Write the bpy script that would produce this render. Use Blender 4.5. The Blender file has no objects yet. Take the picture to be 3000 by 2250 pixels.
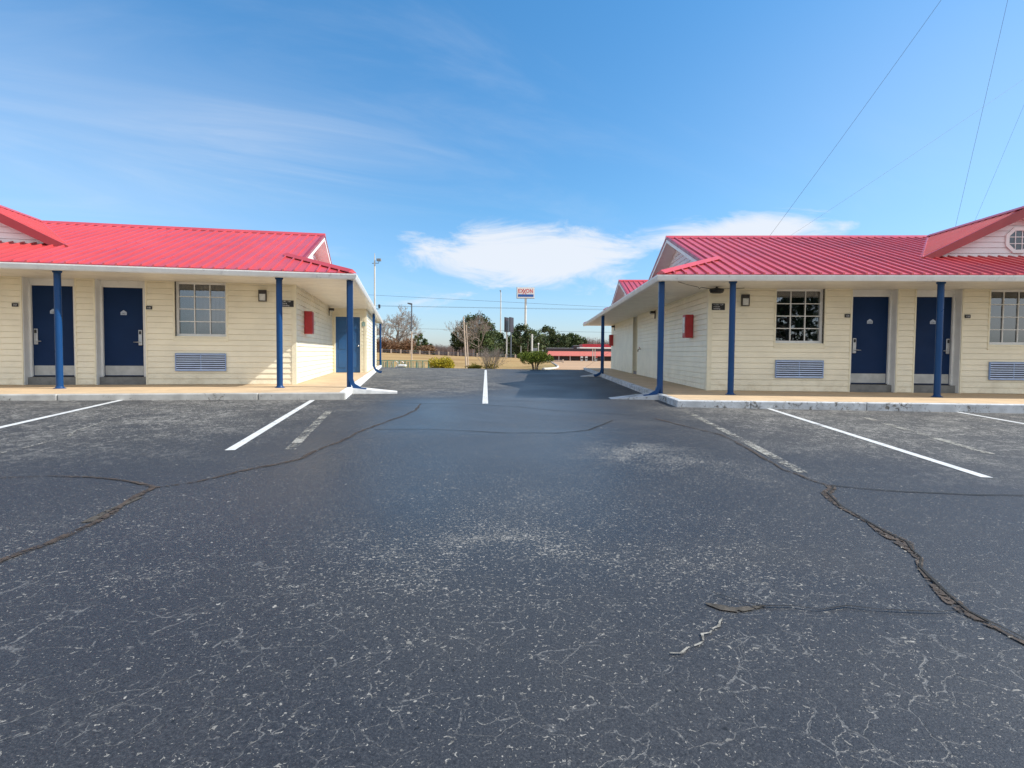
import bpy, bmesh, math, random
from mathutils import Vector, Matrix
random.seed(7)
S = bpy.context.scene
COL = S.collection
R = math.radians

# ------------------------------------------------------------------ camera
CAM_Z = 0.94
FPX, PITCH, ROLL, SHV = 1665.0, 0.0388, 0.0083, -28.5       # focal length in pixels of the 3000 px photograph
_cp, _sp, _cr, _sr = math.cos(PITCH), math.sin(PITCH), math.cos(ROLL), math.sin(ROLL)
FWD = Vector((0, _cp, -_sp)); UP0 = Vector((0, _sp, _cp)); RT0 = Vector((1, 0, 0))
RT = RT0 * _cr + UP0 * _sr
UP = UP0 * _cr - RT0 * _sr
cam = bpy.data.cameras.new("camera")
cam.sensor_fit = 'HORIZONTAL'; cam.sensor_width = 36.0
cam.lens = FPX / 3000.0 * 36.0
cam.shift_y = SHV / 3000.0
cam.clip_start = 0.05; cam.clip_end = 6000
camo = bpy.data.objects.new("camera", cam); COL.objects.link(camo)
m = Matrix.Identity(4)
for i in range(3):
    m[i][0] = RT[i]; m[i][1] = UP[i]; m[i][2] = -FWD[i]
m[2][3] = CAM_Z
camo.matrix_world = m
S.camera = camo

# ------------------------------------------------------------------ light
SUN_AZ, SUN_EL = R(94.0), R(41.5)
world = bpy.data.worlds.new("World"); S.world = world; world.use_nodes = True
def build_sky():
    nt = world.node_tree; N = nt.nodes; L = nt.links
    bg = N['Background']; bg.inputs[1].default_value = 0.14
    sk = N.new('ShaderNodeTexSky'); sk.sky_type = 'NISHITA'; sk.sun_disc = False
    sk.sun_elevation = SUN_EL; sk.sun_rotation = SUN_AZ
    sk.air_density = 1.1; sk.dust_density = 0.5; sk.ozone_density = 2.0; sk.altitude = 100
    tc = N.new('ShaderNodeTexCoord')
    sep = N.new('ShaderNodeSeparateXYZ'); L.new(tc.outputs['Generated'], sep.inputs[0])
    def math_(op, a, b=None, c=None, clamp=False):
        n = N.new('ShaderNodeMath'); n.operation = op; n.use_clamp = clamp
        for i, v in enumerate((a, b, c)):
            if v is None: continue
            if isinstance(v, (int, float)): n.inputs[i].default_value = v
            else: L.new(v, n.inputs[i])
        return n.outputs[0]
    x, y, z = sep.outputs
    az = math_('ARCTAN2', x, y)
    el = math_('ARCSINE', z)
    def comb(a, b, c=0.0):
        n = N.new('ShaderNodeCombineXYZ')
        for i, v in enumerate((a, b, c)):
            if isinstance(v, (int, float)): n.inputs[i].default_value = v
            else: L.new(v, n.inputs[i])
        return n.outputs[0]
    def noise(vec, scale, detail=5, rough=0.55, dist=0.0):
        n = N.new('ShaderNodeTexNoise'); L.new(vec, n.inputs['Vector'])
        n.inputs['Scale'].default_value = scale; n.inputs['Detail'].default_value = detail
        n.inputs['Roughness'].default_value = rough; n.inputs['Distortion'].default_value = dist
        return n.outputs[0]
    def smooth(v, a, b):
        n = N.new('ShaderNodeMapRange'); n.interpolation_type = 'SMOOTHSTEP'
        L.new(v, n.inputs[0]); n.inputs[1].default_value = a; n.inputs[2].default_value = b
        return n.outputs[0]
    # cumulus bank low over the horizon, straight ahead
    v1 = comb(math_('MULTIPLY', az, 1.0), math_('MULTIPLY', el, 3.4), 3.0)
    n1 = noise(v1, 5.6, 10, 0.64, 0.7)
    def gauss(v, c, w):
        d = math_('DIVIDE', math_('SUBTRACT', v, c), w)
        return math_('EXPONENT', math_('MULTIPLY', math_('MULTIPLY', d, d), -1.0))
    bank = math_('MULTIPLY', gauss(az, 0.03, 0.23), gauss(el, 0.168, 0.050))
    bank2 = math_('MULTIPLY', gauss(az, 0.36, 0.17), gauss(el, 0.192, 0.034))
    bank = math_('MAXIMUM', bank, math_('MULTIPLY', bank2, 0.95))
    low = math_('MULTIPLY', gauss(el, 0.085, 0.05), 0.22)
    bank = math_('ADD', bank, low)
    cum = smooth(math_('ADD', math_('MULTIPLY', bank, 0.70), math_('MULTIPLY', n1, 1.10)), 0.76, 1.12)
    # thin high cirrus streaks
    u = math_('DIVIDE', x, math_('ADD', z, 0.22)); v = math_('DIVIDE', y, math_('ADD', z, 0.22))
    rot = comb(math_('ADD', math_('MULTIPLY', u, 0.9), math_('MULTIPLY', v, 0.45)),
               math_('MULTIPLY', math_('SUBTRACT', v, math_('MULTIPLY', u, 0.5)), 2.6), 7.0)
    c1 = noise(rot, 0.8, 8, 0.62, 0.9)
    c2 = noise(comb(u, v, 1.0), 0.55, 3, 0.5, 0.3)
    leftw = smooth(az, 0.45, -0.55)
    cir = math_('MULTIPLY', smooth(c1, 0.44, 0.88), smooth(c2, 0.40, 0.72))
    cir = math_('MULTIPLY', cir, math_('ADD', math_('MULTIPLY', leftw, 0.24), 0.08))
    leftveil = math_('MULTIPLY', math_('MULTIPLY', gauss(az, -0.62, 0.34), gauss(el, 0.24, 0.14)), math_('MULTIPLY', c1, 0.50))
    cir = math_('ADD', cir, leftveil)
    rightveil = math_('MULTIPLY', math_('MULTIPLY', gauss(az, 0.75, 0.36), gauss(el, 0.30, 0.24)), 0.20)
    cir = math_('ADD', cir, rightveil)
    f = math_('MAXIMUM', math_('MULTIPLY', cum, 0.93), cir, clamp=True)
    f = math_('MULTIPLY', f, smooth(el, -0.01, 0.03))
    # sky colour, a little more saturated blue than the raw model
    cr = N.new('ShaderNodeValToRGB'); L.new(el, cr.inputs[0])
    cr.color_ramp.elements[0].position = 0.0; cr.color_ramp.elements[0].color = (.60, .70, .98, 1)
    cr.color_ramp.elements[1].position = 0.62; cr.color_ramp.elements[1].color = (.38, .86, 1.10, 1)
    e = cr.color_ramp.elements.new(0.24); e.color = (.46, .79, .98, 1)
    hs = N.new('ShaderNodeMix'); hs.data_type = 'RGBA'; hs.blend_type = 'MULTIPLY'; hs.inputs[0].default_value = 1.0
    L.new(sk.outputs[0], hs.inputs[6]); L.new(cr.outputs[0], hs.inputs[7])
    mix = N.new('ShaderNodeMix'); mix.data_type = 'RGBA'
    L.new(f, mix.inputs[0]); L.new(hs.outputs[2], mix.inputs[6])
    mix.inputs[7].default_value = (4.5, 4.75, 5.15, 1)
    # broken cloud added to the unseen sky behind the viewer, brightens the shaded facades
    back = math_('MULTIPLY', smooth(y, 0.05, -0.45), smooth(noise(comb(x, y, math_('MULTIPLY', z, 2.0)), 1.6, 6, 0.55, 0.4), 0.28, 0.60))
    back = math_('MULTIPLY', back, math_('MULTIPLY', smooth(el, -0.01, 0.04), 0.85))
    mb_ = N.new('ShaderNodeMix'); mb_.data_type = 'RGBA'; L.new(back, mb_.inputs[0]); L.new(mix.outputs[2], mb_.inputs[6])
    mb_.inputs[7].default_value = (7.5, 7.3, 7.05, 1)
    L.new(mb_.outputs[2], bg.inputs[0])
build_sky()
sun = bpy.data.lights.new("sun", 'SUN'); sun.energy = 4.6; sun.angle = R(0.53); sun.color = (1.0, 0.95, 0.87)
suno = bpy.data.objects.new("sun", sun); COL.objects.link(suno)
SUN_DIR = Vector((math.sin(SUN_AZ) * math.cos(SUN_EL), math.cos(SUN_AZ) * math.cos(SUN_EL), math.sin(SUN_EL)))
suno.rotation_euler = SUN_DIR.to_track_quat('Z', 'Y').to_euler()
suno.location = (30, 0, 30)
S.view_settings.view_transform = 'Standard'; S.view_settings.look = 'None'
S.view_settings.exposure = 0.45; S.view_settings.gamma = 1.0
S.render.engine = 'CYCLES'
S.cycles.max_bounces = 8; S.cycles.diffuse_bounces = 4; S.cycles.transparent_max_bounces = 12

# ------------------------------------------------------------------ helpers
def ray(u, v):
    a = (u - 1500) / FPX; b = (v - 1125 - SHV) / FPX
    uu = a * _cr + b * _sr; vv = -a * _sr + b * _cr
    return FWD + RT0 * uu - UP0 * vv
def at(u, v, Y):
    "the point of the plane y = Y seen at photo position u, v"
    r = ray(u, v); k = Y / r.y
    return Vector((r.x * k, Y, CAM_Z + r.z * k))
def gz(x, y=0):
    return -0.0055 * max(-16, min(16, x))
def gnd(u, v):
    r = ray(u, v); k = CAM_Z / -r.z
    for _ in range(6):
        k = (CAM_Z - gz(r.x * k)) / -r.z
    return Vector((r.x * k, r.y * k, gz(r.x * k)))

def lerp_tab(tab, x):
    if x <= tab[0][0]: return tab[0][1]
    for (a, va), (b, vb) in zip(tab, tab[1:]):
        if x <= b: return va + (vb - va) * (x - a) / (b - a)
    return tab[-1][1]
def smooth(a, b, x):
    t = max(0, min(1, (x - a) / (b - a))); return t * t * (3 - 2 * t)
def H(x, y):
    "height of the land beyond the parking lot"
    if y <= 31: return gz(x) - 0.05 - (0 if abs(x) < 45 else 0.3)
    q = x / y
    top = lerp_tab(((-.25, .80), (-.085, .22), (0, .02), (.05, -.15), (.4, -.3)), q)
    base0 = gz(x) - 0.02
    sw = -1.15
    if y < 44: zl = base0 + (sw - base0) * smooth(31, 44, y)
    elif y < 56: zl = sw
    elif y < 90: zl = sw + (top - sw) * smooth(52, 92, y)
    else: zl = top - 0.008 * (y - 90) if y < 400 else top - 2.5
    zr = -0.0115 * (min(y, 300) - 31) + gz(x) - 0.02
    w = smooth(0.0, 0.065, q)
    return zl * (1 - w) + zr * w

class MB:
    def __init__(s): s.v = []; s.f = []
    def face(s, pts):
        n = len(s.v); s.v += [tuple(p) for p in pts]; s.f.append(tuple(range(n, n + len(pts))))
    def box(s, x0, x1, y0, y1, z0, z1):
        if x0 > x1: x0, x1 = x1, x0
        if y0 > y1: y0, y1 = y1, y0
        if z0 > z1: z0, z1 = z1, z0
        n = len(s.v)
        s.v += [(x0, y0, z0), (x1, y0, z0), (x1, y1, z0), (x0, y1, z0), (x0, y0, z1), (x1, y0, z1), (x1, y1, z1), (x0, y1, z1)]
        for f in ((0, 3, 2, 1), (4, 5, 6, 7), (0, 1, 5, 4), (1, 2, 6, 5), (2, 3, 7, 6), (3, 0, 4, 7)):
            s.f.append(tuple(n + i for i in f))
    def prism(s, pts, off):
        "polygon pts extruded by the vector off"
        n = len(s.v); k = len(pts); off = Vector(off)
        s.v += [tuple(p) for p in pts] + [tuple(Vector(p) + off) for p in pts]
        s.f.append(tuple(n + i for i in reversed(range(k)))); s.f.append(tuple(n + k + i for i in range(k)))
        for i in range(k):
            j = (i + 1) % k; s.f.append((n + i, n + j, n + k + j, n + k + i))
    def tube(s, pts, rad, seg=8, cap=True):
        pts = [Vector(p) for p in pts]
        if isinstance(rad, (int, float)): rad = [rad] * len(pts)
        n0 = len(s.v); prev = None
        for i, p in enumerate(pts):
            d = (pts[min(i + 1, len(pts) - 1)] - pts[max(i - 1, 0)])
            d = d.normalized() if d.length > 1e-9 else Vector((0, 0, 1))
            if prev is None:
                a = Vector((1, 0, 0)) if abs(d.x) < 0.9 else Vector((0, 1, 0))
                a = (a - d * a.dot(d)).normalized()
            else:
                a = (prev - d * prev.dot(d)); a = a.normalized() if a.length > 1e-6 else d.orthogonal().normalized()
            prev = a; b = d.cross(a)
            for k in range(seg):
                t = 2 * math.pi * (k + .5) / seg
                s.v.append(tuple(p + (a * math.cos(t) + b * math.sin(t)) * rad[i]))
        for i in range(len(pts) - 1):
            for k in range(seg):
                k2 = (k + 1) % seg
                s.f.append((n0 + i * seg + k, n0 + i * seg + k2, n0 + (i + 1) * seg + k2, n0 + (i + 1) * seg + k))
        if cap:
            s.f.append(tuple(n0 + k for k in reversed(range(seg))))
            e = n0 + (len(pts) - 1) * seg; s.f.append(tuple(e + k for k in range(seg)))
    def build(s, name, mat, parent=None, loc=None, smooth_=False, fix=False):
        me = bpy.data.meshes.new(name); me.from_pydata(s.v, [], s.f); me.update()
        if fix:
            bm = bmesh.new(); bm.from_mesh(me); bmesh.ops.recalc_face_normals(bm, faces=bm.faces); bm.to_mesh(me); bm.free()
        if smooth_:
            for p in me.polygons: p.use_smooth = True
        me.materials.append(mat)
        o = bpy.data.objects.new(name, me); COL.objects.link(o)
        if parent is not None: o.parent = parent
        if loc is not None: o.location = loc
        return o

def bevel(o, w=0.006, seg=2):
    md = o.modifiers.new("bevel", 'BEVEL'); md.width = w; md.segments = seg; md.limit_method = 'ANGLE'; md.angle_limit = R(40)
    return o
def tag(o, label=None, cat=None, group=None, kind=None):
    if label: o['label'] = label
    if cat: o['category'] = cat
    if group: o['group'] = group
    if kind: o['kind'] = kind
    return o
def thing(name, loc, rz, label, cat, group=None):
    o = bpy.data.objects.new(name, None); COL.objects.link(o); o.empty_display_size = 0.2
    o.location = loc; o.rotation_euler = (0, 0, rz); tag(o, label, cat, group); return o
def dup(o, loc, rz, label=None, group=None, parent=None):
    c = o.copy(); COL.objects.link(c)
    if parent is not None: c.parent = parent
    if loc is not None: c.location = loc; c.rotation_euler = (0, 0, rz)
    if label: c['label'] = label
    if group: c['group'] = group
    for ch in o.children:
        dup(ch, None, 0, parent=c)
    return c

# ------------------------------------------------------------------ materials
def newmat(name):
    mt = bpy.data.materials.new(name); mt.use_nodes = True
    return mt, mt.node_tree.nodes, mt.node_tree.links, mt.node_tree.nodes['Principled BSDF']
class G:
    "small node-graph helper"
    def __init__(s, nt): s.N = nt.nodes; s.L = nt.links; s.pos = None
    def inp(s, sock, v):
        if v is None: return
        if isinstance(v, (int, float)): sock.default_value = v
        elif isinstance(v, (tuple, list)): sock.default_value = tuple(v) if len(v) == len(sock.default_value) else tuple(v) + (1,)
        else: s.L.new(v, sock)
    def P(s):
        if s.pos is None: s.pos = s.N.new('ShaderNodeNewGeometry').outputs['Position']
        return s.pos
    def m(s, op, a, b=None, c=None, clamp=False):
        n = s.N.new('ShaderNodeMath'); n.operation = op; n.use_clamp = clamp
        for i, v in enumerate((a, b, c)): s.inp(n.inputs[i], v)
        return n.outputs[0]
    def noise(s, scale, detail=4, rough=.5, dist=0, vec=None, out=0):
        n = s.N.new('ShaderNodeTexNoise'); s.L.new(vec or s.P(), n.inputs['Vector'])
        n.inputs['Scale'].default_value = scale; n.inputs['Detail'].default_value = detail
        n.inputs['Roughness'].default_value = rough; n.inputs['Distortion'].default_value = dist
        return n.outputs[out]
    def voro(s, scale, feature='F1', vec=None, out=0, rnd=1.0):
        n = s.N.new('ShaderNodeTexVoronoi'); n.feature = feature; s.L.new(vec or s.P(), n.inputs['Vector'])
        n.inputs['Scale'].default_value = scale; n.inputs['Randomness'].default_value = rnd
        return n.outputs[out]
    def ss(s, v, a, b, lo=0., hi=1.):
        n = s.N.new('ShaderNodeMapRange'); n.interpolation_type = 'SMOOTHSTEP'
        s.inp(n.inputs[0], v); s.inp(n.inputs[1], a); s.inp(n.inputs[2], b); n.inputs[3].default_value = lo; n.inputs[4].default_value = hi
        return n.outputs[0]
    def mix(s, f, a, b):
        n = s.N.new('ShaderNodeMix'); n.data_type = 'RGBA'
        s.inp(n.inputs[0], f); s.inp(n.inputs[6], a); s.inp(n.inputs[7], b); return n.outputs[2]
    def vm(s, op, a, b):
        n = s.N.new('ShaderNodeVectorMath'); n.operation = op; s.inp(n.inputs[0], a); s.inp(n.inputs[1], b)
        return n.outputs[1] if op in ('DISTANCE', 'LENGTH', 'DOT_PRODUCT') else n.outputs[0]
    def bump(s, h, strength=.3, dist=.01):
        n = s.N.new('ShaderNodeBump'); s.L.new(h, n.inputs['Height']); n.inputs['Strength'].default_value = strength
        n.inputs['Distance'].default_value = dist; return n.outputs[0]
def M(name, col, rough=.6, var=.12, scale=3., bump=0., bscale=60., metal=0., spec=.5, dirt=None, dirt_amt=.5, coat=0., emit=None):
    mt, N, L, B = newmat(name); g = G(mt.node_tree)
    n = g.noise(scale, 6, .6)
    lo = tuple(c * (1 - var) for c in col); hi = tuple(min(1, c * (1 + var)) for c in col)
    c = g.mix(g.ss(n, .3, .7), lo, hi)
    if dirt:
        d = g.noise(scale * 1.7, 9, .7)
        c = g.mix(g.ss(d, .56, .72, 0, dirt_amt), c, dirt)
    L.new(c, B.inputs['Base Color'])
    B.inputs['Metallic'].default_value = metal; B.inputs['Specular IOR Level'].default_value = spec
    L.new(g.ss(g.noise(scale * 2.3, 4), .3, .7, max(0, rough - .07), min(1, rough + .07)), B.inputs['Roughness'])
    if coat: B.inputs['Coat Weight'].default_value = coat; B.inputs['Coat Roughness'].default_value = .25
    if bump: L.new(g.bump(g.noise(bscale, 4, .6), bump, .01), B.inputs['Normal'])
    if emit: B.inputs['Emission Color'].default_value = (*emit, 1); B.inputs['Emission Strength'].default_value = 1
    return mt

def asphalt():
    mt, N, L, B = newmat('asphalt'); g = G(mt.node_tree)
    P = g.P()
    sep = N.new('ShaderNodeSeparateXYZ'); L.new(P, sep.inputs[0]); X, Y, Z = sep.outputs
    big = g.noise(.35, 4, .55, .6)
    mid = g.noise(1.3, 5, .6, .3)
    base = g.mix(g.ss(big, .35, .68), (.021, .022, .026), (.033, .033, .035))
    base = g.mix(g.ss(g.noise(150, 3, .75), .42, .72, 0, .75), base, (.072, .073, .076))
    base = g.mix(g.ss(g.noise(85, 3, .7, 0, vec=g.vm('ADD', P, (3, 7, 0))), .50, .70, 0, .8), base, (.012, .012, .013))
    # a worn brownish cast between the stall lines
    stall = g.ss(g.m('ABSOLUTE', X), 1.6, 4.2)
    stall = g.m('MULTIPLY', stall, g.ss(Y, 3.0, 7.5))
    left2 = g.m('MULTIPLY', g.ss(g.m('ADD', X, g.m('MULTIPLY', big, 3.0)), 1.6, .2), g.ss(Y, 10.5, 13.5))
    wear = g.m('MAXIMUM', stall, left2)
    sq = g.vm('MULTIPLY', P, (1, .6, 1))
    base = g.mix(g.m('MULTIPLY', wear, g.ss(mid, .25, .7, .15, .55)), base, (.045, .041, .036))
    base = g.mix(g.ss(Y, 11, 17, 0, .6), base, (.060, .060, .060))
    # places where the seal coat has worn off in patches
    dens = g.m('MULTIPLY', wear, .60)
    for (px, py, r, w) in ((-.05, 2.75, .45, 1.0), (-.5, 2.55, .7, .50), (.75, 2.5, .6, .40), (1.25, 5.3, .8, .90), (1.9, 4.6, .8, .5), (.2, 3.1, 1.3, .25), (-2.2, 2.5, .9, .22), (-1.55, 2.35, .25, .5)):
        d = g.vm('DISTANCE', g.vm('MULTIPLY', P, (1, 1, 0)), (px, py, 0))
        d = g.m('ADD', d, g.m('MULTIPLY', g.m('SUBTRACT', mid, .5), r * 1.6))
        dens = g.m('MAXIMUM', dens, g.ss(d, r * 1.3, r * .15, 0, w))
    dens = g.m('ADD', g.m('MULTIPLY', dens, g.ss(g.noise(2.2, 6, .65, .4), .36, .66, .25, 1.1)), g.ss(g.m('ADD', g.m('MULTIPLY', mid, .5), g.m('MULTIPLY', big, .5)), .42, .64, .0, .22))
    # flecks of bare aggregate: irregular, clustered
    warp = g.vm('ADD', P, g.vm('MULTIPLY', g.noise(48, 3, .6, 0, out=1), (.028, .028, 0)))
    sp = N.new('ShaderNodeTexVoronoi'); L.new(warp, sp.inputs['Vector']); sp.inputs['Scale'].default_value = 60
    sc = N.new('ShaderNodeSeparateColor'); L.new(sp.outputs['Color'], sc.inputs[0])
    f1 = g.noise(74, 3, .55, 1.0); T1 = g.m('SUBTRACT', .648, g.m('MULTIPLY', dens, .165))
    spk = g.m('MULTIPLY', g.ss(g.m('SUBTRACT', f1, T1), -.005, .030), .85)
    f2 = g.noise(30, 3, .6, .9, vec=g.vm('ADD', P, (5, 2, 0))); T2 = g.m('SUBTRACT', .690, g.m('MULTIPLY', dens, .09))
    spk2 = g.ss(g.m('SUBTRACT', f2, T2), 0, .02)
    f3 = g.noise(17, 7, .74, .6, vec=sq); T3 = g.m('SUBTRACT', .590, g.m('MULTIPLY', g.ss(mid, .32, .68), .09))
    strk = g.m('MULTIPLY', g.ss(g.m('SUBTRACT', f3, T3), -.005, .035), g.m('MULTIPLY', wear, .85))
    spk = g.m('MAXIMUM', g.m('MAXIMUM', spk, spk2), strk, clamp=True)
    # short hairline cracks in the near part
    w2 = g.vm('ADD', P, g.vm('MULTIPLY', g.noise(3.5, 3, .5, 0, out=1), (.20, .20, 0)))
    w2 = g.vm('ADD', w2, g.vm('MULTIPLY', g.noise(26, 3, .6, 0, out=1), (.035, .035, 0)))
    e = g.voro(6.5, 'DISTANCE_TO_EDGE', vec=w2)
    e2 = g.voro(14, 'DISTANCE_TO_EDGE', vec=w2)
    near = g.ss(Y, 3.8, 1.7)
    cm = g.m('MULTIPLY', g.ss(e, .022, .010), g.ss(g.noise(3.4, 5, .7), .46, .54))
    cm2 = g.m('MULTIPLY', g.ss(e2, .026, .012), g.ss(g.noise(5.1, 5, .7, 0, vec=g.vm('ADD', P, (9, 4, 0))), .51, .60))
    core = g.m('MAXIMUM', g.m('MULTIPLY', g.ss(e, .009, .004), cm), g.m('MULTIPLY', g.ss(e2, .016, .008), cm2))
    crk = g.m('MULTIPLY', g.m('MAXIMUM', cm, cm2), near, clamp=True)
    flecks = g.ss(g.noise(70, 3, .6), .40, .56, .15, 1)
    c = g.mix(g.m('MULTIPLY', g.m('MULTIPLY', crk, flecks), .60), base, (.20, .195, .185))
    tone = g.mix(sc.outputs[2], (.13, .125, .11), (.36, .34, .305))
    c = g.mix(g.m('MULTIPLY', spk, .92), c, tone)
    c = g.mix(g.m('MULTIPLY', g.m('MULTIPLY', core, near), g.ss(g.noise(7, 3), .45, .6, 0, .85)), c, (.008, .008, .008))
    pits = g.m('LESS_THAN', g.voro(9, vec=warp, out=0), .05)
    c = g.mix(g.m('MULTIPLY', pits, .8), c, (.004, .004, .004))
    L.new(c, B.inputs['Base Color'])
    ro = g.ss(big, .3, .7, .50, .64)
    cen = g.m('MULTIPLY', g.ss(g.m('ABSOLUTE', g.m('ADD', X, g.m('MULTIPLY', big, 1.2))), 2.6, .9), g.m('MULTIPLY', g.ss(Y, 1.6, 3.8), g.ss(Y, 17, 11, .25, 1)))
    ro = g.m('SUBTRACT', ro, g.m('MULTIPLY', cen, .20))
    ro = g.m('ADD', ro, g.m('MULTIPLY', g.m('MAXIMUM', spk, wear), .22), clamp=True)
    L.new(ro, B.inputs['Roughness']); L.new(g.ss(Y, 9, 15, .5, .32), B.inputs['Specular IOR Level'])
    h = g.m('ADD', g.m('MULTIPLY', g.noise(170, 3, .6), .5), g.m('MULTIPLY', spk, .25))
    h = g.m('SUBTRACT', h, g.m('MULTIPLY', crk, .5))
    L.new(g.bump(h, .55, .006), B.inputs['Normal'])
    return mt

def paint_strip(name, col, worn, under=None, scale=30):
    "road paint with worn holes that let the asphalt through"
    mt, N, L, B = newmat(name); g = G(mt.node_tree)
    L.new(g.mix(g.ss(g.noise(9, 5), .3, .7), tuple(c * .82 for c in col), col), B.inputs['Base Color'])
    B.inputs['Roughness'].default_value = .6
    h = g.noise(scale, 5, .7, .3)
    h = g.m('ADD', g.m('MULTIPLY', h, .6), g.m('MULTIPLY', g.noise(3, 3, .6), .4))
    L.new(g.ss(h, worn, worn + .035), B.inputs['Alpha'])
    return mt
def crack_mat(name, col, thr):
    mt, N, L, B = newmat(name); g = G(mt.node_tree)
    L.new(g.mix(g.ss(g.noise(14, 6, .7), .35, .65), tuple(c * .55 for c in col), tuple(min(1, c * 1.35) for c in col)), B.inputs['Base Color'])
    B.inputs['Roughness'].default_value = .85
    L.new(g.ss(g.noise(28, 5, .7, .4), thr, thr + .05), B.inputs['Alpha'])
    L.new(g.bump(g.noise(50, 4), .6, .01), B.inputs['Normal'])
    return mt
def grass_mat():
    mt, N, L, B = newmat('dry_grass'); g = G(mt.node_tree)
    sep = N.new('ShaderNodeSeparateXYZ'); L.new(g.P(), sep.inputs[0]); Y = sep.outputs[1]
    st = g.vm('MULTIPLY', g.P(), (.35, 1, 1))
    c = g.mix(g.ss(g.noise(.25, 6, .65, .3, vec=st), .35, .65), (.30, .19, .085), (.40, .27, .125))
    green = g.m('MULTIPLY', g.ss(Y, 78, 48, 0, .75), g.ss(g.noise(.5, 5, .6), .4, .62))
    c = g.mix(green, c, (.19, .18, .06))
    c = g.mix(g.ss(g.noise(3, 6, .7), .5, .75, 0, .4), c, (.16, .11, .05))
    L.new(c, B.inputs['Base Color']); B.inputs['Roughness'].default_value = .95; B.inputs['Specular IOR Level'].default_value = .1
    L.new(g.bump(g.noise(4, 6, .7), .8, .08), B.inputs['Normal'])
    return mt
def kerb_mat(name, wear_, pc=(.72, .72, .71)):
    mt, N, L, B = newmat(name); g = G(mt.node_tree)
    conc = g.mix(g.ss(g.noise(12, 6, .7), .35, .65), (.06, .055, .05), (.24, .22, .19))
    paint = g.mix(g.ss(g.noise(5, 5), .3, .7), tuple(c * .8 for c in pc), tuple(c * 1.1 for c in pc))
    h = g.m('ADD', g.m('MULTIPLY', g.noise(16, 8, .75, .5), .65), g.m('MULTIPLY', g.noise(2.2, 4, .6), .35))
    L.new(g.mix(g.ss(h, wear_ - .02, wear_ + .05), conc, paint), B.inputs['Base Color'])
    B.inputs['Roughness'].default_value = .75
    L.new(g.bump(h, .5, .01), B.inputs['Normal'])
    return mt
def siding_mat(name, col):
    mt, N, L, B = newmat(name); g = G(mt.node_tree)
    c = g.mix(g.ss(g.noise(1.6, 5, .6), .3, .7), tuple(k * .93 for k in col), tuple(min(1, k * 1.04) for k in col))
    c = g.mix(g.ss(g.noise(5, 8, .75, .3), .60, .78, 0, .28), c, tuple(k * .62 for k in col))
    sp_ = N.new('ShaderNodeSeparateXYZ'); L.new(g.P(), sp_.inputs[0])
    mud = g.m('MULTIPLY', g.ss(sp_.outputs[2], .62, .10), g.ss(g.noise(3.3, 8, .72, .3), .42, .68, 0, .42))      # rain splash stains
    c = g.mix(mud, c, tuple(k * q for k, q in zip(col, (.55, .48, .38))))
    L.new(c, B.inputs['Base Color']); B.inputs['Roughness'].default_value = .42; B.inputs['Specular IOR Level'].default_value = .4
    st = g.vm('MULTIPLY', g.P(), (3, 3, 60))
    L.new(g.bump(g.noise(2, 4, .6, vec=st), .12, .004), B.inputs['Normal'])
    return mt
def glass_mat(tint=.50, ior=2.3):
    mt, N, L, B = newmat('window_glass'); N.remove(B); g = G(mt.node_tree)
    tr = N.new('ShaderNodeBsdfTransparent'); tr.inputs[0].default_value = (tint, tint * 1.02, tint * 1.05, 1)
    gl = N.new('ShaderNodeBsdfGlossy'); gl.inputs['Roughness'].default_value = .015; gl.inputs[0].default_value = (.95, .97, 1, 1)
    L.new(g.bump(g.noise(2.5, 2), .05, .01), gl.inputs['Normal'])
    fr = N.new('ShaderNodeFresnel'); fr.inputs[0].default_value = ior
    mx = N.new('ShaderNodeMixShader'); L.new(fr.outputs[0], mx.inputs[0]); L.new(tr.outputs[0], mx.inputs[1]); L.new(gl.outputs[0], mx.inputs[2])
    L.new(mx.outputs[0], N['Material Output'].inputs[0])
    return mt
def leaf_mat(name, c1, c2, scale=1.5, trans=.25):
    mt, N, L, B = newmat(name); g = G(mt.node_tree)
    c = g.mix(g.ss(g.noise(scale, 5, .7), .35, .65), c1, c2)
    L.new(c, B.inputs['Base Color']); B.inputs['Roughness'].default_value = .75; B.inputs['Specular IOR Level'].default_value = .2
    return mt

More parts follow.
